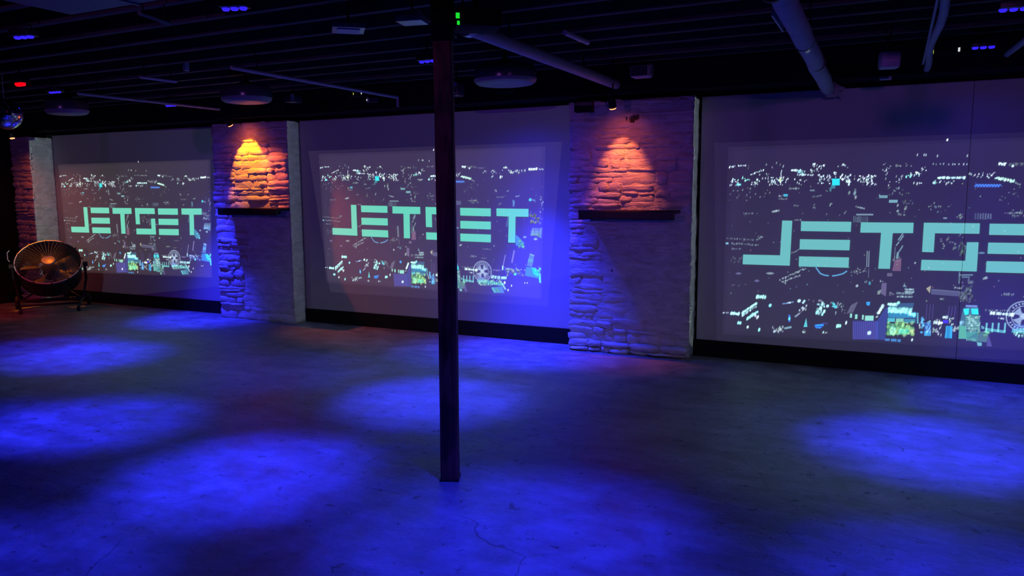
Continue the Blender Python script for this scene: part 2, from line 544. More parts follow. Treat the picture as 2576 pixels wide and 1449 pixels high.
# ------------------------------------------------------------------ projection panels and the projected picture
ZB, ZT = 0.165, 2.475
H_REF = np.array([[1, 0, -6.2], [0, 1, .45], [0, 0, 1.0]])
H_ONE = np.array([[8.77956560e-01, 1.12908313e-01, -1.11490011e+01], [3.97457576e-02, 1.00995767e+00, 3.75055989e-01], [1.91974844e-02, -1.08990175e-02, 1.0]])
H_THREE = np.array([[1.12268734, 0.01598991, -1.39310472], [0.04932601, 1.16887333, 0.1590861], [0.02370616, 0.01526603, 1.0]])
I_THREE = np.linalg.inv(H_THREE)
def hm(Hm, a, b):
    q = Hm @ np.array([a, b, 1.0]); return q[0]/q[2], q[1]/q[2]
CROPS = {'A': (1800, 330, 6.3, 3), 'B': (2176, 330, 6.3, 3), 'C': (1800, 540, 6.3, 3), 'D': (2176, 540, 6.3, 3),
         'E': (1800, 700, 6.3, 3), 'F': (2176, 700, 6.3, 3), 'G': (1100, 580, 8.05, 2), 'H': (1100, 360, 6.037, 2)}
def ref(c, x, y):
    """place in the picture (metres on the middle board) of a spot seen on one of the boards"""
    ox, oy, s, k = CROPS[c]
    w = at_y(ox+x/s, oy+y/s, YP)
    if k == 3: return hm(I_THREE, w.x, w.z)
    return w.x+6.2, w.z-.45
prims = []      # ('dot', a, b, ra, rb, colour) / ('poly', [(a, b)...], colour)
pr = random.Random(41)
WHT, CYN, MINT, BLU, GRN, YEL, LAV = (.75, .92, 1.0), (.12, .85, 1.0), (.35, 1.0, .82), (.05, .30, 1.0), (.25, .85, .45), (.75, .8, .35), (.45, .42, .85)
S = 1/6.3/210.0        # one crop pixel in metres on the reference board (about)
def dot(c, x, y, w, h, col, b=1.0):
    a, v = ref(c, x, y)
    s = S*(6.3/CROPS[c][2])*(1.0 if CROPS[c][3] == 3 else 1.10)
    prims.append(('dot', a, v, w*s*.5*1.15, h*s*.5*1.10, [k*b**1.5 for k in col]))
def cl(c, x0, y0, x1, y1, n, b=0.9, col=WHT, w=13, h=24, jit=.5):
    for _ in range(n):
        k = pr.uniform(.45, 1.1)
        cc = [min(1, q*pr.uniform(.8, 1.1)) for q in col]
        dot(c, pr.uniform(x0, x1), pr.uniform(y0, y1), w*pr.uniform(1-jit, 1+jit), h*pr.uniform(1-jit, 1+jit), cc, b*k)
def ln(c, x0, y0, x1, y1, n, b=0.9, col=WHT, w=13, h=24, j=5):
    for i in range(n):
        t = (i+pr.uniform(.2, .8))/n
        dot(c, x0+(x1-x0)*t+pr.uniform(-j, j), y0+(y1-y0)*t+pr.uniform(-j, j), w*pr.uniform(.7, 1.3), h*pr.uniform(.7, 1.3), col, b*pr.uniform(.6, 1.1))
def poly(c, pts, col, b=1.0):
    prims.append(('poly', [ref(c, *p) for p in pts], [k*b**1.4 for k in col]))
def rect(c, x0, y0, x1, y1, col, b=1.0, lean=0.0):
    poly(c, [(x0+lean, y0), (x1+lean, y0), (x1, y1), (x0, y1)], col, b)
def stroke(c, pts, w, col, b=1.0):
    for (xa, ya), (xb, yb) in zip(pts[:-1], pts[1:]):
        L = math.hypot(xb-xa, yb-ya) or 1; nx_, ny_ = -(yb-ya)/L*w/2, (xb-xa)/L*w/2
        poly(c, [(xa+nx_, ya+ny_), (xb+nx_, yb+ny_), (xb-nx_, yb-ny_), (xa-nx_, ya-ny_)], col, b)
def comb(c, x0, x1, y0, y1, n, w, col, b, lean=0):
    for i in range(n):
        x = x0+(x1-x0)*(i+.5)/n
        stroke(c, [(x+lean, y0+pr.uniform(-6, 6)), (x, y1+pr.uniform(-6, 6))], w, col, b*pr.uniform(.5, 1.1))

# --- skyline of far lights
cl('A', 218, 525, 325, 582, 9); ln('A', 340, 548, 490, 548, 6); cl('A', 400, 500, 1090, 600, 7, .45)
ln('A', 552, 692, 760, 612, 9); cl('A', 215, 748, 390, 858, 18); rect('A', 335, 830, 405, 862, CYN, .8)
cl('A', 420, 710, 545, 800, 11, .9, MINT); cl('A', 560, 740, 700, 850, 13); cl('A', 700, 600, 860, 760, 8, .7); cl('A', 830, 730, 1080, 860, 36)
stroke('A', [(1052, 615), (1036, 670), (1042, 720)], 14, WHT, .7); cl('A', 1012, 740, 1055, 812, 6, .9, YEL)
stroke('A', [(1082, 535), (1066, 578)], 12, WHT, .6); cl('A', 1110, 722, 1165, 812, 6); ln('A', 1195, 620, 1300, 622, 4, .8, WHT, 28, 28, 2)
cl('A', 1300, 605, 1430, 705, 24, .8, (.45, .85, 1)); ln('A', 1290, 693, 1560, 695, 12); cl('A', 1510, 602, 1580, 660, 9, .6); cl('A', 1540, 512, 1750, 562, 15, .85)
cl('A', 1230, 750, 1440, 850, 9, .8); cl('A', 1612, 690, 1740, 840, 20); cl('A', 1600, 570, 1720, 650, 6, .7); cl('A', 1760, 700, 1850, 840, 11, .8)
rect('A', 1848, 752, 1968, 858, (.0, .72, .78), .95); rect('A', 1830, 850, 1898, 908, (.05, .35, .45), .6); rect('A', 1806, 895, 1838, 955, (.1, .4, .45), .5)
cl('A', 1860, 650, 1920, 745, 7); cl('A', 1940, 525, 2100, 590, 9, .7); cl('A', 1970, 690, 2160, 770, 22); cl('A', 2060, 780, 2190, 845, 5, 1, WHT, 22, 34)
cl('A', 2200, 705, 2380, 810, 22, .9); cl('A', 2380, 690, 2500, 850, 24, .95)
ln('A', 1165, 908, 1320, 908, 6, .35, WHT, 22, 28, 3); rect('A', 1495, 926, 1572, 952, (.4, .6, .65), .4); cl('A', 195, 900, 860, 1110, 20, .35)
rect('A', 1078, 996, 1145, 1036, (.05, .62, .8), .7); ln('A', 1000, 1030, 1040, 1030, 2, .5); ln('A', 895, 1278, 1010, 1255, 7, .5, WHT, 16, 30, 3); ln('A', 1000, 1075, 1150, 1075, 7, .3)
ln('A', 1235, 1180, 1320, 1180, 5, .3); ln('A', 1530, 1040, 1690, 1022, 8, .3); cl('A', 1535, 1155, 1590, 1250, 8, .32); cl('A', 1780, 1130, 1850, 1200, 4, .5)
cl('A', 2040, 900, 2240, 1110, 7, .45, WHT, 22, 40); ln('A', 2215, 1195, 2370, 1230, 8, .5); stroke('A', [(2230, 1322), (2500, 1322)], 26, (.4, .6, .68), .5)
comb('A', 2180, 2420, 1350, 1445, 9, 13, (.35, .55, .65), .4); ln('A', 430, 1303, 610, 1303, 7, .3); ln('A', 2040, 1320, 2090, 1240, 2, .4)
cl('B', 100, 700, 200, 850, 12, .8); cl('B', 270, 510, 740, 560, 15, .45); cl('B', 280, 570, 450, 860, 12, .75); cl('B', 480, 700, 600, 850, 8, .8)
cl('B', 640, 690, 735, 740, 9, .9, MINT); cl('B', 720, 640, 890, 710, 14); cl('B', 900, 560, 970, 640, 5); cl('B', 770, 820, 900, 860, 6)
for q in ((830, 375), (937, 375), (967, 378), (1148, 392), (1622, 390)): dot('B', *q, 14, 36, WHT, .6)
dot('B', 1305, 138, 20, 34, (.9, .9, 1), 1.0)
ln('B', 1040, 522, 1650, 522, 10, .7); cl('B', 1080, 780, 1140, 830, 8, .85, (.5, .9, 1)); ln('B', 1150, 738, 1590, 738, 17, .95, (.6, .92, 1), 22, 34, 4); cl('B', 1150, 790, 1420, 840, 12, .8)
cl('B', 1630, 660, 1880, 730, 13, .85); cl('B', 1930, 640, 2080, 760, 9, .85); ln('B', 2085, 742, 2360, 792, 15, 1, (.6, 1, .85), 20, 40, 8); ln('B', 2380, 815, 2465, 852, 5, .5)
ln('B', 2120, 510, 2250, 510, 4, .9, WHT, 22, 26); dot('B', 2342, 552, 30, 32, WHT, .9); ln('B', 2300, 515, 2520, 512, 10, .25)
poly('B', [(1725, 890), (1745, 832), (2150, 838), (2130, 890)], (.03, .14, .75), .55)
for i in range(9): stroke('B', [(1740+i*46, 880), (1775+i*46, 842), (1800+i*46, 880)], 12, (.12, .36, 1), .6)
cl('B', 450, 890, 640, 950, 8, .4); cl('B', 300, 880, 700, 1020, 8, .3); rect('B', 222, 1016, 356, 1060, (.25, .55, .58), .6, 4); rect('B', 378, 1088, 515, 1134, (.28, .6, .65), .65, 4)
cl('B', 580, 1095, 760, 1170, 10, .3); cl('B', 500, 1170, 650, 1330, 10, .4, WHT, 20, 34); cl('B', 1000, 1130, 1380, 1290, 18, .32); cl('B', 1450, 1320, 1560, 1390, 10, .4)
stroke('B', [(1240, 1378), (1300, 1378)], 26, (.45, .6, .7), .45); comb('B', 1725, 2010, 1300, 1395, 7, 24, (.3, .42, .6), .4, 6); cl('B', 2060, 950, 2500, 1100, 10, .28); ln('B', 2210, 1298, 2510, 1298, 10, .35)
# --- middle of the picture
ln('C', 172, 375, 600, 398, 15, .3); cl('C', 620, 338, 750, 410, 9, .38, WHT, 22, 22); rect('C', 162, 440, 206, 470, (.3, .7, .85), .7); ln('C', 245, 458, 690, 480, 15, .36, WHT, 18, 24, 8); ln('C', 260, 535, 410, 545, 6, .36)
cl('C', 210, 675, 420, 765, 12, .25); stroke('C', [(1590, 835), (1660, 932), (1720, 958), (1795, 968)], 22, (.10, .42, .72), .75); stroke('C', [(1848, 972), (1930, 960), (2020, 935), (2085, 892)], 22, (.10, .42, .72), .75)
ln('C', 1020, 1030, 1430, 850, 18, .45, WHT, 20, 24, 8); ln('C', 1050, 1072, 1335, 962, 11, .45, WHT, 20, 24, 8); ln('C', 1105, 1000, 1108, 1110, 4, .5)
for x in (2402, 2432): stroke('C', [(x+2, 575), (x-6, 830)], 12, (.55, .75, .85), .5)
stroke('C', [(2428, 860), (2424, 1000)], 7, (.5, .6, .8), .4); cl('C', 2150, 850, 2300, 940, 12, .4); cl('C', 2330, 850, 2390, 920, 5, .4); ln('C', 1255, 82, 1350, 85, 5, .35); ln('C', 1205, 612, 1340, 542, 7, .35)
rect('C', 2425, 1060, 2460, 1112, (.1, .6, .75), .5); dot('C', 2242, 1128, 30, 36, WHT, .6); cl('C', 2360, 1040, 2400, 1090, 3, .6); dot('C', 365, 932, 70, 30, LAV, .35); dot('C', 865, 930, 90, 32, WHT, .4); dot('C', 655, 1048, 60, 34, LAV, .35)
for i, (a, b2) in enumerate((((603, 297), (522, 405)), ((612, 330), (552, 415)), ((542, 428), (492, 492)), ((600, 490), (545, 580)))): stroke('D', [a, b2], 20, (.38, .62, .68), .5)
poly('D', [(470, 720), (578, 690), (568, 895), (430, 890)], (.16, .07, .12), .9); poly('D', [(505, 600), (545, 570), (520, 700), (490, 700)], (.3, .6, .65), .55); stroke('D', [(480, 510), (462, 735)], 12, (.4, .5, .6), .4); cl('D', 440, 640, 590, 760, 10, .3)
rect('D', 350, 925, 432, 978, (.25, .22, .3), .5); cl('D', 1200, 330, 1440, 550, 14, .32, WHT, 26, 24); cl('D', 1475, 320, 1600, 690, 22, .3, (.4, .6, .7), 20, 36)
stroke('D', [(1490, 957), (1710, 955)], 22, (.3, .5, .62), .5); stroke('D', [(1530, 990), (1660, 990)], 20, (.3, .5, .62), .45); stroke('D', [(1497, 905), (1490, 1095)], 20, (.3, .5, .62), .4); cl('D', 1500, 1000, 1700, 1380, 44, .34, (.45, .55, .85), 26, 40)
poly('D', [(968, 1170), (1046, 1122), (1026, 1245)], (.55, .5, .3), .7); poly('D', [(1046, 1178), (1560, 1222), (1540, 1300), (1046, 1262)], (.12, .13, .24), .6); stroke('D', [(1060, 1185), (1555, 1228)], 12, (.25, .28, .45), .5); ln('D', 1410, 1155, 1540, 1165, 7, .5); ln('D', 1180, 1335, 1250, 1340, 4, .45)
for yy in (1245, 1298): ln('D', 505, yy, 745, yy+6, 10, .45, (.6, .85, 1), 20, 26, 3)
for yy in (1182, 1222): ln('D', 630, yy, 770, yy+5, 7, .55, (.6, .85, 1), 20, 28, 3)
cl('D', 378, 1230, 455, 1290, 6, .5); poly('D', [(625, 1098), (665, 1148), (596, 1142)], (.35, .6, .75), .5); poly('D', [(265, 1085), (345, 1080), (330, 1295), (250, 1250)], (.14, .11, .2), .8); poly('D', [(200, 1210), (262, 1185), (235, 1262), (195, 1265)], (.4, .5, .42), .6); cl('D', 235, 1020, 290, 1080, 4, .4)
dot('D', 1848, 606, 66, 26, (.3, .6, .85), .45); dot('D', 1917, 1002, 34, 36, WHT, .5); dot('D', 794, 765, 20, 28, WHT, .5); ln('D', 2190, 1250, 2370, 1268, 6, .4)
# --- near buildings, lower edge
ln('E', 100, 545, 220, 550, 4, .8); ln('E', 245, 555, 380, 568, 6, 1, (.5, 1, 1), 26, 46); ln('E', 410, 560, 655, 390, 13, .95, (.5, 1, 1), 24, 42); ln('E', 425, 590, 655, 440, 9, .8, (.6, .95, 1), 20, 36); ln('E', 492, 650, 672, 522, 10, 1, (.4, 1, 1), 26, 46); cl('E', 630, 580, 685, 632, 3, .9, WHT, 22, 40)
ln('E', 650, 290, 805, 300, 9, .95, (.5, 1, .95), 24, 46, 4); dot('E', 362, 705, 26, 46, (.4, 1, 1)); dot('E', 394, 708, 26, 44, (.4, 1, 1)); dot('E', 510, 773, 26, 40, WHT); dot('E', 692, 815, 26, 52, MINT); dot('E', 866, 430, 34, 46, (.3, .9, 1))
cl('E', 900, 770, 1080, 850, 18, .6, WHT, 18, 30); stroke('E', [(1092, 795), (1205, 772)], 32, (.4, .7, .8), .55); stroke('E', [(1060, 405), (1160, 392), (1240, 372)], 22, (.25, .5, .95), .5); ln('E', 1130, 392, 1200, 385, 3, .8)
rect('E', 1156, 580, 1186, 688, (.05, .25, 1), .75); dot('E', 1170, 640, 26, 40, CYN); dot('E', 1325, 358, 40, 44, (.6, .95, 1)); stroke('E', [(1380, 400), (1418, 345)], 30, (.6, .95, 1), .8); cl('E', 1470, 320, 1700, 385, 6, .7)
cl('E', 1310, 430, 1440, 510, 9, .85); stroke('E', [(1258, 612), (1335, 552)], 26, (.5, .6, .8), .55); stroke('E', [(1335, 552), (1440, 455)], 16, (.4, .4, .6), .35); cl('E', 1600, 400, 1725, 570, 18, .95, (.45, .95, 1), 24, 38); dot('E', 1776, 440, 34, 40, (.5, .95, 1)); cl('E', 1855, 380, 1910, 455, 6, .9, CYN, 22, 34); cl('E', 1820, 340, 1950, 570, 10, .55)
poly('E', [(1438, 628), (1456, 770), (1395, 772)], (.1, .72, .75), .8); poly('E', [(1570, 740), (1710, 715), (1720, 750), (1660, 800), (1575, 785)], (.02, .16, .9), .6); stroke('E', [(1580, 745), (1710, 740)], 26, (.03, .45, 1), .7); stroke('E', [(1590, 782), (1670, 780)], 22, (.03, .4, 1), .6); stroke('E', [(1700, 705), (1780, 720)], 20, (.12, .12, .6), .4)
cl('E', 1365, 810, 1440, 855, 4, .7); cl('E', 1688, 840, 1770, 880, 5, .8); ln('E', 1915, 755, 1980, 752, 5, .95, MINT, 24, 44); dot('E', 2070, 705, 20, 50, WHT)
for i in range(5): stroke('E', [(2085+i*22, 560-i*4), (2180+i*22-20, 420-i*12)], 7, (.6, .55, .8), .45)
cl('E', 1960, 400, 2060, 560, 10, .4); rect('E', 2172, 672, 2570, 970, (.022, .03, .22), .8)
for i in range(13): stroke('E', [(2190+i*31, 690), (2184+i*31, 966)], 8, (.22, .17, .75), .55)
for a in ((2128, 560, 2160, 625), (2208, 572, 2246, 645), (2318, 580, 2346, 655), (2366, 592, 2502, 672)): rect('E', *a, (.38, .95, .75), .75, 6)
poly('E', [(2388, 375), (2452, 372), (2440, 435), (2395, 425)], (.02, .42, 1), .8); dot('E', 2436, 866, 44, 52, (.7, .9, 1))
poly('F', [(175, 700), (330, 460), (365, 470), (320, 980), (175, 970)], (.02, .05, .3), .7); ln('F', 215, 560, 290, 430, 12, .85, (.6, .9, 1), 30, 40, 10); ln('F', 170, 620, 210, 600, 3, .7)
poly('F', [(520, 395), (780, 390), (745, 520), (365, 530), (362, 440)], (.02, .12, .25), .7); ln('F', 370, 412, 520, 420, 6, 1, (.5, 1, .9), 28, 46); dot('F', 530, 388, 32, 40, MINT)
for yy in (478, 518): ln('F', 365, yy, 740, yy+22, 17, .95, (.42, 1, .85), 24, 46, 4)
rect('F', 362, 532, 812, 632, (.02, .28, .55), .65)
for i in range(8): rect('F', 385+i*54, 545, 425+i*54, 615, (.05, .45, .75), .35)
ln('F', 690, 572, 800, 578, 5, .9, (.35, 1, .95), 28, 50); rect('F', 356, 634, 475, 690, (.1, .72, .75), .7); rect('F', 492, 636, 612, 690, (.3, .82, .6), .7); rect('F', 620, 645, 800, 705, (.05, .4, .6), .6); rect('F', 822, 545, 848, 720, (.15, .55, .65), .7)
poly('F', [(352, 700), (780, 770), (770, 890), (345, 905)], (.06, .30, .14), .75); cl('F', 360, 700, 770, 890, 46, .6, (.45, .85, .35), 34, 50); rect('F', 540, 800, 690, 878, (.0, .62, .55), .7); cl('F', 400, 760, 560, 880, 16, .6, (.4, .95, .8), 20, 60); cl('F', 620, 790, 780, 890, 14, .6, YEL, 26, 36)
for a in ((318, 955, 392, 992), (412, 958, 500, 1002), (516, 965, 566, 1010)): rect('F', *a, (.06, .34, .8), .65)
dot('F', 746, 975, 20, 40, WHT, .9); cl('F', 895, 625, 930, 790, 10, .8, (.15, .55, 1), 26, 34); cl('F', 855, 660, 872, 780, 4, .7); stroke('F', [(875, 855), (915, 858)], 32, (.1, .55, 1), .7)
poly('F', [(950, 700), (1050, 700), (1042, 912), (930, 905)], (.02, .13, .5), .7); comb('F', 940, 1045, 840, 910, 4, 20, (.1, .7, 1), .8); cl('F', 965, 680, 1045, 850, 12, .75, (.3, .6, 1), 20, 36); cl('F', 1075, 660, 1235, 900, 22, .55, WHT, 18, 28); ln('F', 1090, 700, 1235, 710, 7, .95, WHT, 22, 40); ln('F', 1232, 615, 1300, 618, 3, .9, WHT, 28, 36)
rect('F', 1235, 662, 1318, 712, (.05, .02, .9), .8); cl('F', 1315, 625, 1400, 740, 8, .8); poly('F', [(1300, 750), (1385, 755), (1375, 950), (1258, 940)], (.01, .22, .65), .7); comb('F', 1268, 1378, 760, 948, 5, 16, (.05, .62, 1), .7, 12); cl('F', 1400, 740, 1470, 850, 5, .8, WHT, 20, 36)
for x in (985, 1035, 1082, 1335, 1385, 1435): stroke('F', [(x, 410 if x < 1200 else 440), (x-18, 650 if x < 1200 else 600)], 12, (.12, .09, .4), .5)
poly('F', [(1555, 470), (1795, 460), (1830, 830), (1600, 960), (1485, 960), (1505, 700)], (.05, .20, .24), .7); stroke('F', [(1595, 440), (1780, 445)], 34, (.3, .45, 1), .6)
poly('F', [(1560, 485), (1650, 475), (1640, 570), (1580, 582)], (.0, .85, 1), .9); poly('F', [(1680, 480), (1788, 480), (1798, 572), (1692, 570)], (.0, .85, 1), .9)
for i in range(8): stroke('F', [(1590, 600+i*28), (1820, 608+i*28)], 13, (.42, .8, .85), .5*pr.uniform(.7, 1.2))
cl('F', 1620, 590, 1820, 850, 34, .5, (.6, .95, .95), 24, 36); comb('F', 1640, 1760, 790, 850, 5, 12, (.6, .9, .9), .6); poly('F', [(1490, 740), (1600, 760), (1605, 960), (1480, 958)], (.10, .45, .30), .7); poly('F', [(1600, 850), (1790, 850), (1775, 1010), (1605, 965)], (.06, .34, .32), .65)
comb('F', 1600, 1760, 950, 995, 6, 14, (.4, .9, .8), .6); poly('F', [(1785, 830), (1960, 870), (1925, 1015), (1770, 1000)], (.08, .22, .18), .75); cl('F', 1880, 830, 1950, 900, 4, .6, MINT, 60, 30); poly('F', [(1772, 1010), (1850, 1020), (1850, 1072), (1785, 1072)], (.2, .62, .6), .75); poly('F', [(1950, 880), (2015, 1080), (1925, 1078)], (.08, .07, .22), .8); cl('F', 1505, 690, 1550, 740, 4, .8, (.3, .6, 1), 36, 50)
ln('F', 1900, 505, 2350, 520, 12, .45, WHT, 14, 26)
for g in range(4): ln('F', 1985+g*98, 548+g*8, 2062+g*98, 554+g*8, 4, 1, (.7, .95, 1), 20, 44, 3)
ln('F', 2110, 632, 2205, 640, 4, .7); poly('F', [(1842, 745), (1892, 770), (1890, 805), (1845, 800)], (.2, .65, .65), .6)
for x in (1925, 2020, 2115, 2218): stroke('F', [(x+6, 705), (x-8, 855)], 28, (.25, .82, .85), .65)
stroke('F', [(1905, 805), (2225, 850)], 44, (.15, .65, .66), .6)
# --- right hand part, as the middle board shows it
poly('G', [(825, 930), (945, 940), (935, 1040), (808, 1040)], (.07, .15, .5), .7); poly('G', [(808, 1005), (930, 985), (1310, 1060), (1350, 1105), (1290, 1120), (1000, 1075), (806, 1045)], (.08, .5, .48), .7); cl('G', 830, 1000, 1300, 1100, 38, .7, (.5, 1, .9), 24, 44); stroke('G', [(1310, 1060), (1385, 1195)], 34, (.35, .8, .9), .7)
for a in ((1098, 900, 1140, 972), (1156, 912, 1198, 975), (1216, 918, 1268, 988), (1288, 928, 1402, 988)): rect('G', *a, (.35, .85, .95), .7, 8)
ln('G', 1100, 935, 1400, 960, 11, .7, WHT, 20, 36, 8); poly('G', [(1100, 1150), (1320, 1130), (1360, 1265), (1150, 1262)], (.08, .38, .48), .6); stroke('G', [(1115, 1155), (1175, 1255)], 40, (.12, .7, .75), .6); stroke('G', [(1195, 1165), (1250, 1255)], 30, (.1, .55, .6), .5)
for q in ((1366, 1055, 38, 64), (1506, 1116, 24, 42), (1436, 1205, 26, 50), (1775, 1060, 18, 30), (1826, 1060, 18, 30)): dot('G', *q, WHT, 1)
ln('G', 1120, 800, 1280, 812, 8, .55, LAV, 22, 30); ln('G', 1066, 750, 1072, 890, 3, .7); stroke('G', [(1382, 490), (1332, 720)], 14, (.5, .42, .8), .6); stroke('G', [(1330, 710), (1324, 800)], 24, (.5, .95, 1), .9); stroke('G', [(1562, 400), (1512, 655)], 32, (.32, .28, .65), .6)
poly('G', [(1590, 90), (1640, 120), (1765, 250), (1740, 352), (1590, 295)], (.03, .36, .62), .65); cl('G', 1640, 190, 1760, 340, 14, .55, (.3, .75, 1), 26, 50); dot('G', 1775, 132, 70, 44, (.4, .6, 1), .6); dot('G', 1992, 172, 74, 46, (.4, .7, 1), .7); comb('G', 1895, 2110, 0, 90, 9, 14, (.3, .55, .95), .55, -10); stroke('G', [(1890, 95), (2000, 75), (2110, 140)], 34, (.2, .4, .85), .5)
poly('G', [(1878, 460), (1965, 500), (1925, 730), (1815, 715)], (.08, .26, .7), .75); stroke('G', [(1875, 478), (1965, 512)], 34, (.35, .5, 1), .7); poly('G', [(1845, 570), (1950, 580), (1940, 650), (1835, 640)], (.15, .5, .95), .6)
poly('G', [(1800, 740), (1950, 742), (2045, 800), (2100, 900), (2098, 1062), (2066, 1050), (2050, 970), (1780, 915)], (.01, .30, .85), .75); poly('G', [(1910, 745), (1990, 770), (2060, 900), (1950, 890)], (.0, .75, 1), .75); stroke('G', [(2078, 860), (2086, 1060)], 30, (.1, .9, 1), .8); cl('G', 1960, 770, 2090, 950, 12, .7, CYN, 36, 60)
poly('G', [(1340, 730), (1640, 790), (1770, 880), (1760, 930), (1390, 860)], (.05, .08, .45), .6); cl('G', 1380, 770, 1780, 930, 18, .75, (.5, .7, 1), 34, 50); dot('G', 1580, 882, 60, 60, CYN, .9); ln('G', 915, 370, 1090, 382, 7, .42); ln('G', 660, 525, 780, 538, 5, .38); ln('G', 890, 555, 990, 560, 6, .42)
for q in ((458, 302), (1152, 312)): dot('G', *q, 26, 36, WHT, .4)
ln('H', 370, 362, 430, 366, 3, .9, WHT, 20, 26); ln('H', 460, 372, 720, 375, 14, .3); cl('H', 680, 405, 1000, 470, 14, .75); cl('H', 820, 490, 852, 520, 3, 1); dot('H', 962, 515, 26, 50, WHT); dot('H', 988, 510, 14, 30, WHT, .8); cl('H', 990, 355, 1062, 385, 5, .9, WHT, 20, 24)
cl('H', 1060, 410, 1370, 458, 32, .8); ln('H', 1390, 400, 1520, 392, 14, 1, WHT, 18, 34, 5); ln('H', 1540, 395, 1612, 395, 4, .7); cl('H', 840, 700, 1080, 735, 6, .5); ln('H', 910, 818, 1010, 820, 5, .35); ln('H', 1190, 808, 1240, 806, 3, .5); poly('H', [(1145, 858), (1180, 880), (1170, 965), (1150, 960)], (.15, .45, .75), .55)
dot('H', 1412, 860, 40, 46, (.05, .75, .95), .9); stroke('H', [(1430, 862), (1490, 870)], 24, (.2, .4, .8), .5); cl('H', 1555, 790, 1610, 1060, 16, .5, (.5, .6, 1)); cl('H', 1410, 1040, 1592, 1220, 40, .42, (.4, .55, .95), 22, 34); comb('H', 1430, 1590, 1290, 1400, 9, 12, (.3, .6, .95), .6, 8); poly('H', [(1415, 1370), (1588, 1350), (1588, 1440), (1410, 1400)], (.06, .2, .5), .5); cl('H', 520, 840, 630, 910, 12, .35); cl('H', 930, 905, 970, 930, 3, .4); poly('H', [(1070, 1120), (1085, 1120), (1070, 1270), (1042, 1265)], (.06, .2, .25), .6)
# scattered faint lights all over
for _ in range(150):
    prims.append(('dot', pr.uniform(-.02, 2.92), pr.uniform(.35, 1.30), .004*pr.uniform(.6, 1.5), .007*pr.uniform(.6, 1.5), [k*pr.uniform(.08, .32) for k in WHT]))

# --- round emblem: ring, spoked cross, lettering marks
EC = ref('G', 915, 826); ER = 0.117
def arc_ring(c, r0, r1, col, n=40):
    for i in range(n):
        a0, a1 = 2*PI*i/n, 2*PI*(i+1)/n
        emb.append([(c[0]+r0*math.cos(a0), c[1]+r0*math.sin(a0)), (c[0]+r1*math.cos(a0), c[1]+r1*math.sin(a0)), (c[0]+r1*math.cos(a1), c[1]+r1*math.sin(a1)), (c[0]+r0*math.cos(a1), c[1]+r0*math.sin(a1))])
emb = []
arc_ring(EC, ER*.93, ER, None); arc_ring(EC, ER*.64, ER*.69, None)
for k in range(4):
    a = PI/4 + k*PI/2 + .06
    ca, sa = math.cos(a), math.sin(a)
    for (l0, l1, w0, w1) in ((.0, .30, .15, .11), (.28, .56, .13, .30)):
        emb.append([(EC[0]+ER*(l*ca - w*sa*s_), EC[1]+ER*(l*sa + w*ca*s_)) for (l, w, s_) in ((l0, w0, -1), (l1, w1, -1), (l1, w1, 1), (l0, w0, 1))])
for lo, hi, n in ((35, 145, 8), (205, 335, 10)):
    for i in range(n):
        a = math.radians(lo+(hi-lo)*(i+.5)/n); da = math.radians((hi-lo)/n*.30)
        emb.append([(EC[0]+ER*r_*math.cos(a+d_), EC[1]+ER*r_*math.sin(a+d_)) for (r_, d_) in ((.75, -da), (.88, -da), (.88, da*.6), (.75, da*.6))])

# --- lettering JETSET (places in the picture, metres)
LET = {
    'J': [[(.130, .730), (.422, .726), (.421, 1.010), (.499, 1.008), (.502, .643), (.130, .650)]],
    'E': [[(.568, 1.003), (.946, .997), (.947, .918), (.570, .925)], [(.568, .858), (.946, .853), (.947, .771), (.570, .776)], [(.570, .719), (.947, .714), (.949, .632), (.572, .638)]],
    'T': [[(1.018, .993), (1.398, .988), (1.399, .908), (1.254, .908), (1.252, .628), (1.168, .628), (1.170, .911), (1.018, .912)]],
    'S': [[(1.471, .988), (1.857, .982), (1.859, .903), (1.553, .907), (1.554, .760), (1.473, .762)], [(1.473, .701), (1.777, .696), (1.779, .838), (1.858, .838), (1.860, .616), (1.473, .620)]],
    'E2': [[(1.924, .979), (2.307, .974), (2.306, .889), (1.925, .895)], [(1.924, .836), (2.306, .831), (2.305, .747), (1.924, .752)], [(1.922, .695), (2.305, .691), (2.304, .606), (1.922, .611)]],
    'T2': [[(2.377, .975), (2.759, .971), (2.759, .888), (2.606, .889), (2.600, .609), (2.516, .609), (2.526, .889), (2.377, .893)]],
}
RASTER = [(-.045, 1.62), (2.955, 1.62), (2.905, .015), (.0, .06)]
RASTER_IN = [(.0, 1.59), (2.905, 1.60), (2.88, .03), (.02, .09)]

def colour_mesh(name, polys, mat, parent, layer0, step, Hm, gain, tint=(1, 1, 1)):
    """polys: list of (points, [colour per point]); each lies a hair in front of the board"""
    vs_, fs, cs = [], [], []
    for i, (pts, cols) in enumerate(polys):
        yv = YP - layer0 - step*i
        b0 = len(vs_)
        for (a, b), c in zip(pts, cols):
            X, Z = hm(Hm, a, b)
            vs_.append((X-parent.location.x, yv-parent.location.y, Z)); cs.append((c[0]*gain*tint[0], c[1]*gain*tint[1], c[2]*gain*tint[2], 1.0))
        idx = list(range(b0, b0+len(pts)))
        fs.append(idx)
    me = bpy.data.meshes.new(name)
    me.from_pydata(vs_, [], fs); me.update()
    at = me.color_attributes.new('col', 'FLOAT_COLOR', 'POINT')
    at.data.foreach_set('color', np.array(cs, dtype=np.float32).ravel())
    # make every face look into the room
    bm = bmesh.new(); bm.from_mesh(me)
    for f in bm.faces:
        if f.normal.y > 0: f.normal_flip()
    bm.to_mesh(me); bm.free()
    me.materials.append(mat)
    o = bpy.data.objects.new(name, me); link(o, parent)
    return o
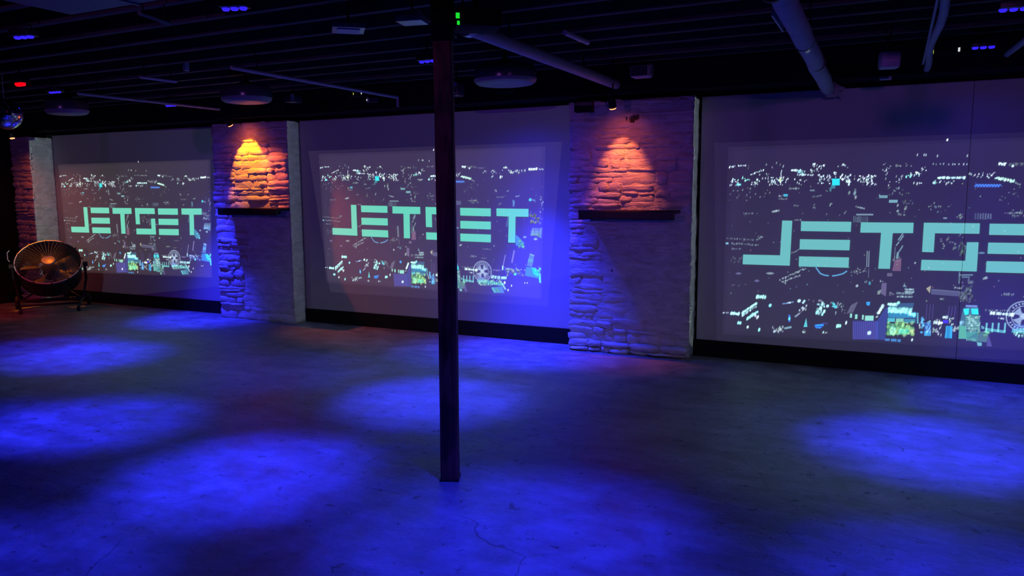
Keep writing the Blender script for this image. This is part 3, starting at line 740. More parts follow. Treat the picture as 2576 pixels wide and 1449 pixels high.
def fans():
    out = []
    for p in prims:
        if p[0] == 'poly':
            out.append((p[1], [p[2]]*len(p[1])))
        else:
            _, a, b, ra, rb, c = p
            n = 6; lean = .15*rb
            rim = [(a+ra*math.cos(2*PI*k/n+.5)+lean*math.sin(2*PI*k/n+.5), b+rb*math.sin(2*PI*k/n+.5)) for k in range(n)]
            core = [(a+(q[0]-a)*.55, b+(q[1]-b)*.55) for q in rim]
            out.append((core, [c]*n))
            z = [x*.0 for x in c]
            for k in range(n):
                out.append(([core[k], rim[k], rim[(k+1) % n], core[(k+1) % n]], [c, z, z, c]))
    return out
FANS = fans()
def panel(label, xa, xb, seams, Hm, gain, tint, lcol, spill, black):
    t = thing('projection_panel', label, 'panel', (0.5*(xa+xb), YP, 0), 'projection panels showing the same picture')
    cx = t.location.x
    xs = [xa]+seams+[xb]
    for a, b in zip(xs[:-1], xs[1:]):
        bm = box(B(), (a+.0015-cx, 0, ZB), (b-.0015-cx, Y1-YP-.001, ZT), 0.003)
        obj('board', bm, MT['panel'], t)
    # faint grey of the projector's unlit pixels, then the picture itself
    r1 = [(RASTER, [black]*4)]
    if spill: r1 = [(spill, [[k*.85 for k in black]]*4)] + r1
    r1.append((RASTER_IN, [[k*.5 for k in black]]*4))
    colour_mesh('projected_frame', r1, MT['film'], t, .0004, .0001, Hm, 1.0)
    c = colour_mesh('projected_city', FANS, MT['film'], t, .0010, .0000002, Hm, gain, tint); c['kind'] = 'stuff'
    for k, parts in LET.items():
        colour_mesh('projected_letter', [(q, [lcol]*len(q)) for q in parts], MT['letter'], t, .0035, .0, Hm, 1.0)
    colour_mesh('projected_emblem', [(q, [(.55, .70, .95)]*len(q)) for q in emb], MT['film'], t, .0042, .0, Hm, .42, tint)
    for s in seams:
        bm = box(B(), (s-.0012-cx, -.006, ZB), (s+.0012-cx, -.0045, ZT)); obj('seam', bm, MT['tape'], t)
    return t
panel('projection panel beside the drum fan with glowing JETSET city picture', -11.30, -7.78, [], H_ONE, .80, (.95, 1, .92), (.15, .68, .47), None, (.016, .012, .013))
panel('projection panel partly hidden by the timber post, JETSET city picture', -6.525, -2.885, [], H_REF, .85, (.92, 1, .95), (.125, .66, .46), [(-.20, 1.66), (3.14, 1.66), (2.98, -.06), (.06, -.06)], (.012, .009, .015))
panel('largest projection panel cut by the picture edge with seam through its letters', -1.64, 3.9, [at_y(2425, 600, YP).x], H_THREE, .90, (.85, .95, 1), (.135, .50, .50), [(-.16, 1.66), (3.14, 1.66), (2.98, -.06), (-.04, -.02)], (.006, .005, .011))

# ------------------------------------------------------------------ timber post
PX, PY = -2.151, 3.555
post = thing('timber_post', 'dark reddish square timber post standing alone on the dance floor', 'post', (PX, PY, 0), rot=(0, 0, YAW*0.9))
bm = B()
nz = 30
rows = []
cs = [(-1, -.8), (-.8, -1), (.8, -1), (1, -.8), (1, .8), (.8, 1), (-.8, 1), (-1, .8)]
for k in range(nz+1):
    z = .0 + 2.40*k/nz
    rows.append([bm.verts.new((x*(.049+.0016*noise.noise((x*3, y_*3, z*3.1)))+.003*math.sin(z*1.3), y_*(.049+.0016*noise.noise((x*3+9, y_*3, z*3.1))), z)) for (x, y_) in cs])
for a, b in zip(rows[:-1], rows[1:]):
    for i in range(8): bm.faces.new((a[i], a[(i+1) % 8], b[(i+1) % 8], b[i]))
bm.faces.new(rows[0][::-1]); bm.faces.new(rows[-1])
obj('shaft', bm, MT['post'], post)
obj('foot_plate', box(B(), (-.055, -.055, 0), (.055, .055, .012), .002), MT['blackmetal'], post)
bm = box(B(), (-.056, -.056, 2.38), (.056, .056, 2.70), .004); box(bm, (-.10, -.07, 2.70), (.10, .07, 2.752), .004)
obj('steel_cap', bm, MT['black'], post)

# ------------------------------------------------------------------ shelves on the pillars
def shelf(label, xl, xr, ytip, yback, z0, z1):
    t = thing('drink_shelf', label, 'shelf', (0.5*(xl+xr), yback, 0.5*(z0+z1)), 'black drink shelves on the stone pillars')
    cx, cy, cz = t.location
    obj('shelf_board', box(B(), (xl-cx, ytip-cy, z1-.032-cz), (xr-cx, -.016, z1-cz), .007), MT['shelf'], t)
    obj('front_lip', box(B(), (xl+.004-cx, ytip-.004-cy, z0-cz), (xr-.004-cx, ytip+.03-cy, z1-.004-cz), .012), MT['shelf'], t)
    for s in (.18, .82):
        x = xl+(xr-xl)*s
        bm = box(B(), (x-.012-cx, ytip+.03-cy, z0+.012-cz), (x+.012-cx, .006, z1-.030-cz), .003)
        obj('bracket', bm, MT['blackmetal'], t)
    return t
shelf('short black shelf under the bright yellow-orange lit rubble', -7.51, -6.535, 6.94, 7.180, 1.337, 1.425)
shelf('long black shelf on the pillar with the dim red-orange glow', -2.71, -1.765, 6.94, 7.172, 1.333, 1.423)

# ------------------------------------------------------------------ amber pin spots above the pillars
def amber(label, loc, aim, watts, col, deg, blend, spill_w, spill_aim, spill_deg=120):
    t = thing('pin_spot', label, 'lamp', loc, 'amber pin spots above the stone pillars')
    d = (Vector(aim)-Vector(loc)).normalized()
    q = Vector((0, 0, -1)).rotation_difference(d).to_matrix().to_4x4()
    bm = lathe(B(), [(.022, .10), (.034, .085), (.036, .0), (.032, -.012), (.030, -.004), (.0005, -.003)], 20, q, cap=False)
    auto_smooth(obj('lamp_body', bm, MT['black'], t))
    obj('lens', lathe(B(), [(.0300, -.010), (.0300, -.022), (.026, -.024), (.0005, -.0245)], 20, q, cap=False), MT['g_amber'], t)
    zc = (2.515 if loc[1] > 7.0 else ZD)-loc[2]
    bm = tube(B(), [(0, 0, .09), (0, 0, zc-.0005)], .008, 8)
    obj('stem', bm, MT['black'], t)
    o = Vector(loc)+d*.032
    spot('amber_beam', o, aim, watts, col, deg, blend, t, .012)
    spot('amber_halo', o, Vector(aim)+Vector((0, 0, .15)), watts*.055, (1.0, .12, .05), 130, 1.0, t, .02)
    if spill_w: spot('amber_spill', o, spill_aim, spill_w, (1.0, .13, .05), spill_deg, 1.0, t, .03)
    return t
amber('small amber pin spot glowing above the pillar with the long shelf', tuple(at_y(1541, 268, 6.86)), (-2.33, 7.15, 1.74), 54, AMBER_2, 56, .80, 48, (-2.2, 6.92, 0), 40)
amber('small dark pin spot above the bright yellow-orange rubble pillar', tuple(at_y(578, 312, 6.86)), (-7.13, 7.15, 2.00), 68, AMBER_1, 62, .25, 125, (-5.75, 7.37, .55), 58)
amber('small amber pin spot above the drum fan', (-11.02, 6.62, 2.40), (-10.75, 6.72, .7), 230, (1.0, .20, .002), 26, .7, 8, (-11.4, 7.0, .7))

# ------------------------------------------------------------------ blue LED downlights
def downlight(label, loc, aims, rz=0.0, watts=1.0, spill=1.0, deg=42, size=(.16, .10), hood=False):
    """small bar of LED lenses hung from the deck; aims = floor points lit"""
    t = thing('led_downlight', label, 'stage light', loc, 'blue LED downlights under the joists', rot=(0, 0, rz))
    w, d = size
    bm = box(B(), (-w/2, -d/2, 0.0), (w/2, d/2, .045), .008)
    auto_smooth(obj('housing', bm, MT['blackmetal'], t))
    for i in range(3):
        x = -w/2 + w*(i+.5)/3
        bm = lathe(B(), [(.022, .004), (.022, -.006), (.019, -.011), (.016, -.014), (.0005, -.015)], 16, Matrix.Translation((x, 0, 0)), cap=False)
        auto_smooth(obj('lens', bm, MT['g_blue'], t))
    if hood:
        bm = B()
        for lo, hi in (((-w/2, -d/2, -.05), (w/2, -d/2+.006, .004)), ((-w/2, d/2-.006, -.05), (w/2, d/2, .004)), ((-w/2, -d/2+.006, -.05), (-w/2+.006, d/2-.006, .004)), ((w/2-.006, -d/2+.006, -.05), (w/2, d/2-.006, .004))): box(bm, lo, hi)
        obj('hood', bm, MT['black'], t)
    zc = (2.515 if loc[1] > 7.0 else ZD)-loc[2]
    bm = B()
    for s in (-1, 1): tube(bm, [(s*w*.42, 0, .04), (s*w*.42, 0, .065), (0, 0, .085)], .005, 6)
    tube(bm, [(0, 0, .08), (0, 0, zc-.0005)], .007, 8)
    obj('hanger', bm, MT['black'], t)
    o = Vector(loc)+Vector((0, 0, -.06 if hood else -.025))
    for (ax, ay, k) in aims:
        spot('blue_beam', o, (ax, ay, 0), BLUE_W*watts*k*.86, BLUE, deg*.90, 1.0, t, .04)
        spot('blue_beam_edge', o, (ax, ay, 0), BLUE_W*watts*k*.07, BLUE, deg*1.45, 1.0, t, .04)
    if spill: spot('blue_spill', o, (loc[0], loc[1], 0), BLUE_SPILL_W*spill, BLUE, 150, 1.0, t, .04)
    return t
ZL = 2.65
def fx(px, py): return tuple(at_z(px, py, ZL))
downlight('blue LED light at the top edge over the brightest near floor pool', fx(590, 20), [(-3.25, 3.12, 1.0)], .3)
downlight('blue LED light in the upper corner above the red lamp', fx(60, 92), [(-5.0, 3.40, .75), (-5.6, 3.0, .3)], .2)
downlight('small twin blue LED light directly above the disco ball', fx(138, 231), [(-7.15, 4.85, .9), (-7.9, 4.9, .4)], .1)
downlight('blue LED light on the long rod over the foot of the yellow-orange pillar', fx(430, 265), [(-7.9, 6.98, 1.05)], .1, deg=48)
downlight('blue LED light close beside the timber post top', fx(1075, 153), [(-3.15, 4.95, .95), (-4.85, 5.15, .20)], .0)
downlight('blue twin LED light high above the largest panel, below the corner one', fx(2474, 118), [(1.0, 6.70, .42)], .1, deg=50)
downlight('bright blue LED light in the upper corner above the largest panel', fx(2550, 22), [(.33, 5.30, .95)], .1)
downlight('hooded LED light tucked behind the bowl lamp right of the post', (-3.38, 6.72, 2.60), [(-3.14, 7.02, 1.0), (-3.55, 6.75, .42)], .1, deg=56, spill=5, hood=True)
downlight('black unlit LED light hanging between middle panel and the red-orange pillar', tuple(at_y(1470, 268, 6.86)), [], .1, spill=0, size=(.17, .10), hood=True)
# same lights further along the ceiling, past the top of the frame
downlight('blue LED light over the floor in front of the timber post', (-1.50, 3.10, ZL), [(-1.48, 3.02, .60)], .0, deg=54)
downlight('blue LED light over the near corner below the largest panel', (.45, 3.35, ZL), [(.35, 3.35, .38)], .0)
downlight('blue LED light over the near floor by the camera', (-3.40, 1.75, ZL), [(-3.35, 1.75, .35)], .0)

# ------------------------------------------------------------------ projectors
def raster_light(l, o, bounds, flank_boost):
    """the projector throws a sharp-edged picture frame: full strength between the corner points given in bounds
    (left, edge, right, top, bottom as world points), plus a brighter strip between left and edge, added to light the pillar flank"""
    inv = o.matrix_world.inverted() if o.parent is None else (o.parent.matrix_basis @ o.matrix_basis).inverted()
    uv = []
    for p in bounds:
        q = inv @ Vector(p); uv.append((q.x/-q.z, q.y/-q.z))
    ul, ue, ur, vt, vb = uv[0][0], uv[1][0], uv[2][0], uv[3][1], uv[4][1]
    l.use_nodes = True
    nt = l.node_tree; N = nt.nodes.new; L = nt.links.new
    em = [n for n in nt.nodes if n.type == 'EMISSION'][0]
    tc = N('ShaderNodeTexCoord'); sp = N('ShaderNodeSeparateXYZ'); L(tc.outputs['Normal'], sp.inputs[0])
    def mth(op, a, b, c=None):
        k = N('ShaderNodeMath'); k.operation = op
        for i, v in enumerate((a, b, c)):
            if v is None: continue
            if isinstance(v, (int, float)): k.inputs[i].default_value = v
            else: L(v, k.inputs[i])
        return k.outputs[0]
    az_ = mth('ABSOLUTE', sp.outputs[2], 0)
    u = mth('DIVIDE', sp.outputs[0], az_); v = mth('DIVIDE', sp.outputs[1], az_)
    inside = mth('MULTIPLY', mth('MULTIPLY', mth('GREATER_THAN', u, ul), mth('LESS_THAN', u, ur)), mth('MULTIPLY', mth('GREATER_THAN', v, vb), mth('LESS_THAN', v, vt)))
    strip = mth('MULTIPLY', inside, mth('LESS_THAN', u, ue))  # extra sliver of beam, added to brighten the pillar flank
    em.inputs['Strength'].default_value = 1.0
    L(mth('MULTIPLY_ADD', strip, flank_boost, inside), em.inputs['Strength'])

def projector(label, loc, aim, watts, bounds, flank_boost, fill_aim, fill_w):
    d = Vector(aim)-Vector(loc)
    rz = math.atan2(d.y, d.x)-PI/2
    t = thing('ceiling_projector', label, 'projector', loc, 'ceiling projectors', rot=(0, 0, rz))
    auto_smooth(obj('case', box(B(), (-.12, -.11, -.045), (.12, .11, .045), .014), MT['blackwall'], t))
    m = Matrix.Translation((.05, .11, .0)) @ Matrix.Rotation(-PI/2, 4, 'X')
    auto_smooth(obj('lens_ring', lathe(B(), [(.042, -.01), (.042, .022), (.034, .022), (.030, .008), (.0005, .006)], 20, m, cap=False), MT['black'], t))
    zc = ZJ-loc[2]
    bm = tube(B(), [(0, 0, .040), (0, 0, ZD-loc[2]-.001)], .018, 10)
    obj('mount', bm, MT['black'], t)
    o = Vector(loc) + (Matrix.Rotation(rz, 3, 'Z') @ Vector((.06, .16, 0)))
    pb = spot('projector_beam', o, (aim[0], aim[1], o.z), watts, PROJ_COL, 110, .1, t, .004)
    raster_light(pb.data, pb, bounds, flank_boost)
    spot('floor_fill', o, fill_aim, fill_w, FLOOR_FILL_COL, 64, 1.0, t, .08)  # added teal fill for the floor, not a real projector leak
    return t
projector('black projector by the top of the timber post with green indicator lights', (-2.02, 3.68, 2.50), (-4.95, 7.37, 2.50), 13, ((-6.525, 7.16, 1.3), (-6.53, 7.36, 1.3), (-2.95, 7.37, 1.3), (-4.7, 7.37, 2.47), (-4.7, 7.37, .16)), 10.0, (-3.7, 5.9, 0), 40)
projector('black projector on the ceiling aimed at the panel by the fan', (-8.50, 2.60, 2.25), (-9.85, 7.3, 2.25), 30, ((-11.29, 7.01, 1.3), (-11.30, 7.36, 1.3), (-7.8, 7.37, 1.3), (-9.7, 7.37, 2.47), (-9.7, 7.37, .16)), 10.0, (-6.2, 5.2, 0), 52)
projector('black projector on the ceiling aimed at the largest panel', (.55, 2.60, 2.36), (.15, 7.3, 2.36), 9, ((-1.652, 7.16, 1.3), (-1.657, 7.36, 1.3), (3.9, 7.37, 1.3), (.1, 7.37, 2.47), (.1, 7.37, .16)), 38.0, (-.45, 5.9, 0), 44)
for o in [o for o in bpy.data.objects if o.name.startswith('ceiling_projector') and abs(o.location.x+2.02) < .01]:
    inv = o.matrix_basis.inverted()
    for (px, py, s) in ((1137, 48, .010), (1143, 77, .007)):
        # indicators sit on the case side that faces into the room
        w = at_z(px, py, 2.50 if py < 60 else 2.455); 
        q = inv @ w
        q.x = max(-.115, min(.115, q.x)); q.y = -.111; q.z = max(-.036, min(.036, q.z))
        obj('indicator', box(B(), (q.x-s, q.y-.004, q.z-s*1.4), (q.x+s, q.y, q.z+s*1.4), .001), MT['g_green'], o)

# ------------------------------------------------------------------ violet fill lamps added unseen behind the viewer
def wash(label, loc, aim, watts):
    t = thing('added_fill_can', label, 'stage light', loc, 'added violet fill lamps at the back of the room')
    d = (Vector(aim)-Vector(loc)).normalized()
    q = Vector((0, 0, -1)).rotation_difference(d).to_matrix().to_4x4()
    auto_smooth(obj('can', lathe(B(), [(.05, .20), (.09, .17), (.10, .0), (.095, -.01), (.09, .01), (.0005, .012)], 24, q, cap=False), MT['black'], t))
    obj('yoke', tube(B(), [(0, .0, .08), (0, 0, ZD-loc[2]-.001)], .01, 8), MT['black'], t)
    spot('violet_fill', Vector(loc)+d*.03, aim, watts, WASH, 54, 1.0, t, .08)
wash('added unseen fill lamp tinting the middle panel violet', (-3.6, -1.6, 2.50), (-4.3, 7.3, 2.0), 150)
wash('added unseen fill lamp tinting the far end violet', (-7.2, -1.2, 2.50), (-9.4, 7.3, 2.0), 105)
wash('added unseen fill lamp tinting the largest panel violet', (.9, -1.6, 2.50), (.1, 7.3, 2.0), 140)

# ------------------------------------------------------------------ pipes and ceiling clutter
def pipe(name, label, pts, r, mat, parts=None):
    p0 = Vector(pts[0])
    t = thing(name, label, 'pipe', tuple(p0))
    o = obj('pipe_run', tube(B(), [Vector(p)-p0 for p in pts], r, 16), mat, t)
    auto_smooth(o)
    for k in (parts or []):
        a, b, rr, m, nm = k
        obj(nm, tube(B(), [Vector(a)-p0, Vector(b)-p0], rr, 16), m, t)
    return t
za = 2.60
A0, A1 = at_z(1176, 70, za), at_z(1530, 205, za)
ha = [((A0.x, y_, za), (A0.x, y_, ZD-.0005)) for y_ in (4.8, 6.2)]
pipe('ceiling_pipe', 'straight grey pipe running from the post top towards the red-orange pillar', [(A0.x, A0.y, za), (A0.x, A0.y+1.3, za), (A0.x, A1.y+.25, za)], .043, MT['grey_pipe'],
     [((A0.x, A0.y-.03, za), (A0.x, A0.y+.03, za), .055, MT['metal'], 'clamp')] + [(a, b, .006, MT['black'], 'hanger_rod') for a, b in ha])
zb = 2.46
b0 = at_z(1985, 0, zb); b1 = at_z(2082, 238, zb)
xb_ = -.50
pts = [(xb_+.03, 2.2, zb)]+[(xb_+.03-.06*i/12+.004*math.sin(i*2.1), 3.2+(7.22-3.2)*i/12, zb+.004*math.sin(i*1.3)) for i in range(13)]
t = pipe('wrapped_pipe', 'thick cloth-wrapped pipe ending in torn lagging over the largest panel', pts, .056, MT['wrap'],
         [((xb_, y_, zb), (xb_, y_+.025, zb), .0585, MT['tape'], 'joint_band') for y_ in (3.55, 4.85, 5.7)])
p0 = t.location
bm = B()
r_ = random.Random(3)
for i in range(9):
    a = r_.uniform(0, 2*PI); c = Vector((xb_-.03+.05*math.cos(a), 7.20, zb+.05*math.sin(a)))-p0
    e = c+Vector((r_.uniform(.01, .09), r_.uniform(-.03, .05), r_.uniform(-.06, .0)))
    n1 = Vector((r_.uniform(-.02, .02), .01, .025))
    vs_ = [bm.verts.new(v) for v in (c-n1, c+n1, e+n1*.4, e-n1*.4, c-n1+Vector((0, .006, 0)), c+n1+Vector((0, .006, 0)), e+n1*.4+Vector((0, .006, 0)), e-n1*.4+Vector((0, .006, 0)))]
    for f in ((0, 1, 2, 3), (7, 6, 5, 4), (0, 4, 5, 1), (1, 5, 6, 2), (2, 6, 7, 3), (3, 7, 4, 0)): bm.faces.new([vs_[k] for k in f])
o = obj('torn_lagging', bm, MT['wrap'], t)
obj('hanger_rod', tube(B(), [Vector((xb_, 5.2, zb+.05))-p0, Vector((xb_, 5.2, ZD-.0005))-p0], .006, 6), MT['black'], t)
obj('pale_tag', box(B(), Vector((xb_-.066, 4.00, zb-.02))-p0, Vector((xb_-.058, 4.42, zb+.018))-p0), MT['plastic'], t)
zc_ = 2.55
C0, C1 = at_z(2378, 0, zc_), at_z(2312, 180, zc_)
pipe('cable_conduit', 'bent grey conduit with loose cable over the largest panel', [(C0.x, 2.6, zc_)]+[(C0.x+.012*math.sin(i*1.1), C0.y+(C1.y-C0.y)*i/8, zc_) for i in range(9)], .024, MT['grey_pipe'],
     [((C0.x-.035, C0.y-.3, zc_+.01), (C0.x-.03, C1.y-.5, zc_-.012), .008, MT['grey_pipe'], 'cable')])
def rod(label, a, b, z, r, drop=0.0, mat='metal'):
    p, q = at_z(*a, z), at_z(*b, z)
    pts = [tuple(p), tuple((p+q)/2), tuple(q)]
    t = pipe('cable_conduit', label, pts, r, MT[mat])
    p0 = t.location
    for f in (.12, .85):
        c = p.lerp(q, f)-p0
        obj('hanger_rod', tube(B(), [c, c+Vector((0, 0, ZD-z-.0005))], .005, 6), MT['black'], t)
    if drop:
        c = q-p0
        obj('drop_end', tube(B(), [c, c+Vector((0, 0, -drop))], r*.9, 10), MT[mat], t)
    return t
rod('thin grey conduit with down-turned end crossing the ceiling left of the post', (582, 170), (1000, 245), 2.60, .016, .10, 'grey_pipe')
rod('long thin conduit near the far ceiling above the panel by the fan', (196, 235), (552, 275), 2.60, .015, 0, 'grey_pipe')
rod('short bright conduit length below the joists above the far panel', (352, 194), (444, 206), 2.62, .012, 0, 'plastic')
rod('short pale tube lamp, unlit, on the dark joists over the red-orange pillar', (1421, 82), (1479, 107), 2.70, .018, 0, 'plastic')
rod('thin conduit at the frame edge beside the twin blue light', (2600, 85), (2532, 138), 2.62, .022, 0, 'grey_pipe')
rod('short dark conduit elbow under the nearest joists', (350, 32), (425, 58), 2.66, .014, .0, 'tape')

# ventilation duct over the top edge
d0 = at_z(180, 38, 2.52); d1 = at_z(450, 0, 2.52)
t = thing('ventilation_duct', 'dark blue sheet metal duct box along the upper picture edge', 'duct', (d0.x+1.0, d0.y-.30, 2.52))
obj('duct_body', box(B(), (-1.0, -.30, 0), (1.0, .30, .21), .006), MT['duct'], t)
for s in (-.5, .5): obj('seam_flange', box(B(), (s-.012, -.31, -.006), (s+.012, .31, .215), .002), MT['duct'], t)

# unlit oval bowl lamps under the ceiling
def bowl(label, px, py, z, w=.54, d=.46, warm=False):
    p = at_z(px, py, z)
    t = thing('bowl_lamp', label, 'ceiling lamp', tuple(p), 'unlit oval bowl lamps under the joists')
    m = Matrix.Diagonal((w/2, d/2, 1, 1))
    prof = [(.86, .085), (.93, .075), (.985, .03), (1.0, .0), (.985, -.028)]
    auto_smooth(obj('bowl_wall', lathe(B(), prof, 36, m, cap=False), MT['smoke'], t), 70)
    prof = [(.988, -.026), (.95, -.050), (.86, -.066), (.72, -.072), (.0005, -.073)]
    auto_smooth(obj('pale_base', lathe(B(), prof, 36, m, cap=False), MT['bowl'], t), 70)
    inner = [(.84, .084), (.90, .070), (.955, .02), (.93, -.024), (.83, -.050), (.0005, -.055)]
    auto_smooth(obj('inner_tray', lathe(B(), inner[::-1], 36, m, cap=False), MT['smoke'], t), 70)
    obj('cap', lathe(B(), [(.10, -.05), (.11, .10), (.06, .12), (.03, .14), (.012, .16), (.012, ZD-z-.0005)], 20, None), MT['black'], t)
    return t
bowl('unlit oval bowl lamp right of the timber post under the ceiling', 1271, 192, 2.54)
bowl('unlit oval bowl lamp with a faint warm rim above the yellow-orange pillar', 620, 240, 2.56, .52, .46)
bowl('faint unlit oval bowl lamp above the panel by the fan', 168, 272, 2.58, .50, .44)

def gadget(name, label, cat, px, py, y, size, mat, extra=None, rz=0.0):
    p = at_y(px, py, y)
    w, d, h = size
    t = thing(name, label, cat, tuple(p), rot=(0, 0, rz))
    auto_smooth(obj('case', box(B(), (-w/2, -d/2, -h/2), (w/2, d/2, h/2), min(size)*.18), MT[mat], t))
    zc = ZD-p.z
    obj('bracket', tube(B(), [(0, 0, h/2-.002), (0, 0, zc-.0005)], .007, 8), MT['black'], t)
    for (nm, lo, hi, m) in (extra or []):
        obj(nm, box(B(), lo, hi, .001), MT[m], t)
    return t
gadget('ceiling_speaker', 'small box speaker lit violet above the red-orange pillar', 'speaker', 1614, 181, 6.75, (.17, .15, .10), 'plastic', [('side_plate', (.086, -.05, -.03), (.096, .05, .06), 'metal'), ('grille', (-.075, -.082, -.042), (.075, -.074, .042), 'smoke')])
gadget('ceiling_speaker', 'small rounded box speaker above the largest panel', 'speaker', 2237, 152, 6.2, (.13, .12, .115), 'plastic', [('front_line', (-.03, -.066, -.01), (.045, -.058, -.004), 'metal')], .2)
gadget('emergency_light', 'short pale light bar below the rounded box speaker', 'lamp', 2228, 197, 6.8, (.085, .06, .022), 'plastic')
gadget('security_camera', 'dark camera with pale lens hood beside the far bowl lamp', 'camera', 737, 250, 6.6, (.13, .15, .07), 'smoke', [('hood', (.045, -.085, -.02), (.075, -.075, .045), 'plastic'), ('side_plate', (-.072, -.05, -.02), (-.064, .05, .01), 'metal')])
gadget('security_camera', 'dark camera close against the right side of the post', 'camera', 1149, 226, 6.4, (.10, .14, .12), 'smoke', [('hood', (.012, -.08, .02), (.042, -.072, .06), 'plastic'), ('lens_cap', (-.02, -.08, -.045), (.03, -.072, -.03), 'metal')])
gadget('junction_box', 'flat glossy plate on the joists left of the post', 'junction box', 876, 71, 4.0, (.20, .20, .03), 'metal', [('lid', (-.07, -.07, -.022), (.07, .07, -.014), 'plastic')], .7)
gadget('junction_box', 'flat metal junction box at the head of the timber post', 'junction box', 1037, 50, 4.0, (.16, .14, .04), 'metal', [('lid', (-.03, -.05, .018), (.05, .05, .05), 'plastic')], .2)
gadget('pipe_clamp', 'shiny beam clamp at the near end of the straight grey pipe', 'clamp', 1164, 50, 4.12, (.12, .05, .035), 'metal', [('jaw', (-.06, -.02, -.10), (-.04, .02, -.01), 'tape'), ('bolt', (.05, -.02, .0), (.07, .0, .05), 'metal')], .3)
gadget('junction_box', 'tiny pale cable box on the joists in the upper left', 'junction box', 468, 166, 5.2, (.035, .05, .09), 'plastic')
gadget('signal_box', 'dark box with yellow and white indicators by the conduit end', 'control box', 900, 237, 6.9, (.20, .10, .06), 'black', [('indicator', (-.022, -.056, -.012), (-.016, -.050, .012), 'g_yellow'), ('indicator', (.084, -.056, -.012), (.092, -.050, .014), 'g_white')])
gadget('signal_box', 'dark box with yellow and white indicators below the twin blue light', 'control box', 2378, 130, 6.9, (.20, .09, .05), 'black', [('indicator', (-.090, -.051, -.016), (-.080, -.045, .014), 'g_yellow'), ('indicator', (.082, -.051, -.014), (.096, -.045, .016), 'g_white')])
gadget('beacon_lamp', 'small dark device with a pale reflector over the middle panel', 'lamp', 938, 252, 6.9, (.12, .06, .05), 'smoke', [('reflector', (-.058, -.036, -.020), (-.03, -.030, .03), 'plastic'), ('indicator', (-.058, -.040, -.006), (-.048, -.036, .008), 'g_white')])

# red lamp
p = at_z(51, 212, 2.60)
t = thing('red_lamp', 'small glowing red lamp between the blue lights above the disco ball', 'lamp', tuple(p))
auto_smooth(obj('lamp_housing', box(B(), (-.07, -.05, .012), (.07, .05, .075), .01), MT['black'], t))
for s in (-1, 1):
    auto_smooth(obj('lens', lathe(B(), [(.030, .014), (.030, -.006), (.022, -.016), (.0005, -.020)], 18, Matrix.Translation((s*.026, 0, 0)), cap=False), MT['g_red'], t))
obj('stem', tube(B(), [(0, 0, .07), (0, 0, ZD-2.60-.0005)], .008, 8), MT['black'], t)
spot('red_beam', p+Vector((0, 0, -.03)), (-11.15, 6.25, 0), 260, (1.0, .004, .004), 22, 1.0, t, .03)

# ------------------------------------------------------------------ disco ball
bc = Vector((0, 0, CAM_H)) + ray(13, 287)*7.5
t = thing('disco_ball', 'mirror ball hanging at the left picture edge with blue glints', 'disco ball', tuple(bc), rot=(0, 0, .4))
BR = .152
bm = B(); 
vs_ = []
nlat, nlon = 22, 44
inner = bmesh.ops.create_uvsphere(bm, u_segments=32, v_segments=16, radius=BR*.985)
o = obj('core', bm, MT['black'], t, smooth=True)
bm = B()
for i in range(nlat):
    th = PI*(i+.5)/nlat
    n = max(6, int(nlon*math.sin(th)))
    for k in range(n):
        ph = 2*PI*(k+.5)/n
        c = Vector((math.sin(th)*math.cos(ph), math.sin(th)*math.sin(ph), math.cos(th)))
        ex = Vector((-math.sin(ph), math.cos(ph), 0)); ey = c.cross(ex)
        c2 = (c + Vector((rng.uniform(-1, 1), rng.uniform(-1, 1), rng.uniform(-1, 1)))*.02).normalized()
        ex = (ex-c2*ex.dot(c2)).normalized(); ey = c2.cross(ex)
        sx = BR*math.sin(th)*PI/n*.92; sy = BR*PI/nlat*.5*.92
        q = [bm.verts.new(c*BR + ex*a*sx + ey*b*sy) for a, b in ((-1, -1), (1, -1), (1, 1), (-1, 1))]
        f = bm.faces.new(q)
o = obj('mirror_tiles', bm, MT['mirror'], t); o['kind'] = 'stuff'
bm = tube(B(), [(0, 0, BR-.005), (0, 0, ZD-bc.z-.05)], .004, 6)
obj('chain', bm, MT['metal'], t)
obj('motor', lathe(B(), [(.035, ZD-bc.z-.10), (.045, ZD-bc.z-.09), (.045, ZD-bc.z-.0005)], 16), MT['black'], t)

# ------------------------------------------------------------------ drum fan
fc = Vector((-10.50, 6.66, .672))
view = Vector((0, 0, CAM_H))-fc
az = math.atan2(view.y, view.x) - math.radians(5)
el = math.radians(47)
nrm = Vector((math.cos(el)*math.cos(az), math.cos(el)*math.sin(az), math.sin(el)))
fan = thing('drum_fan', 'large round black drum fan tilted upward on wheels with orange lit hub', 'fan', (fc.x, fc.y, 0), rot=(0, 0, az))
# local frame: +x towards the viewer
ln_ = Vector((math.cos(el), 0, math.sin(el)))
rx = Vector((0, 1, 0)); ry = ln_.cross(rx)
FM = Matrix.Translation((0, 0, fc.z)) @ Matrix((rx, ry, ln_)).transposed().to_4x4()
FR = .405
def fan_part(name, bm, mat, deg=40):
    bmesh.ops.transform(bm, matrix=FM, verts=bm.verts)
    return auto_smooth(obj(name, bm, mat, fan), deg)
fan_part('drum', lathe(B(), [(FR-.012, -.012), (FR, -.008), (FR+.004, -.02), (FR-.01, -.15), (FR-.02, -.30), (FR-.06, -.33), (FR-.08, -.325), (FR-.032, -.29), (FR-.022, -.15), (FR-.012, -.012)], 56, None, cap=False), MT['blackmetal'])
rim = fan_part('rim', ring_torus(B(), FR, .009, .0, 64, 8), MT['fanwire'], 80)
bm = B()
for q in range(1, 20): ring_torus(bm, .09+(FR-.10)*q/20, .0020, .006+.02*(1-(q/20)**2), 48, 4)
fan_part('guard_rings', bm, MT['guard'], 80)
bm = B()
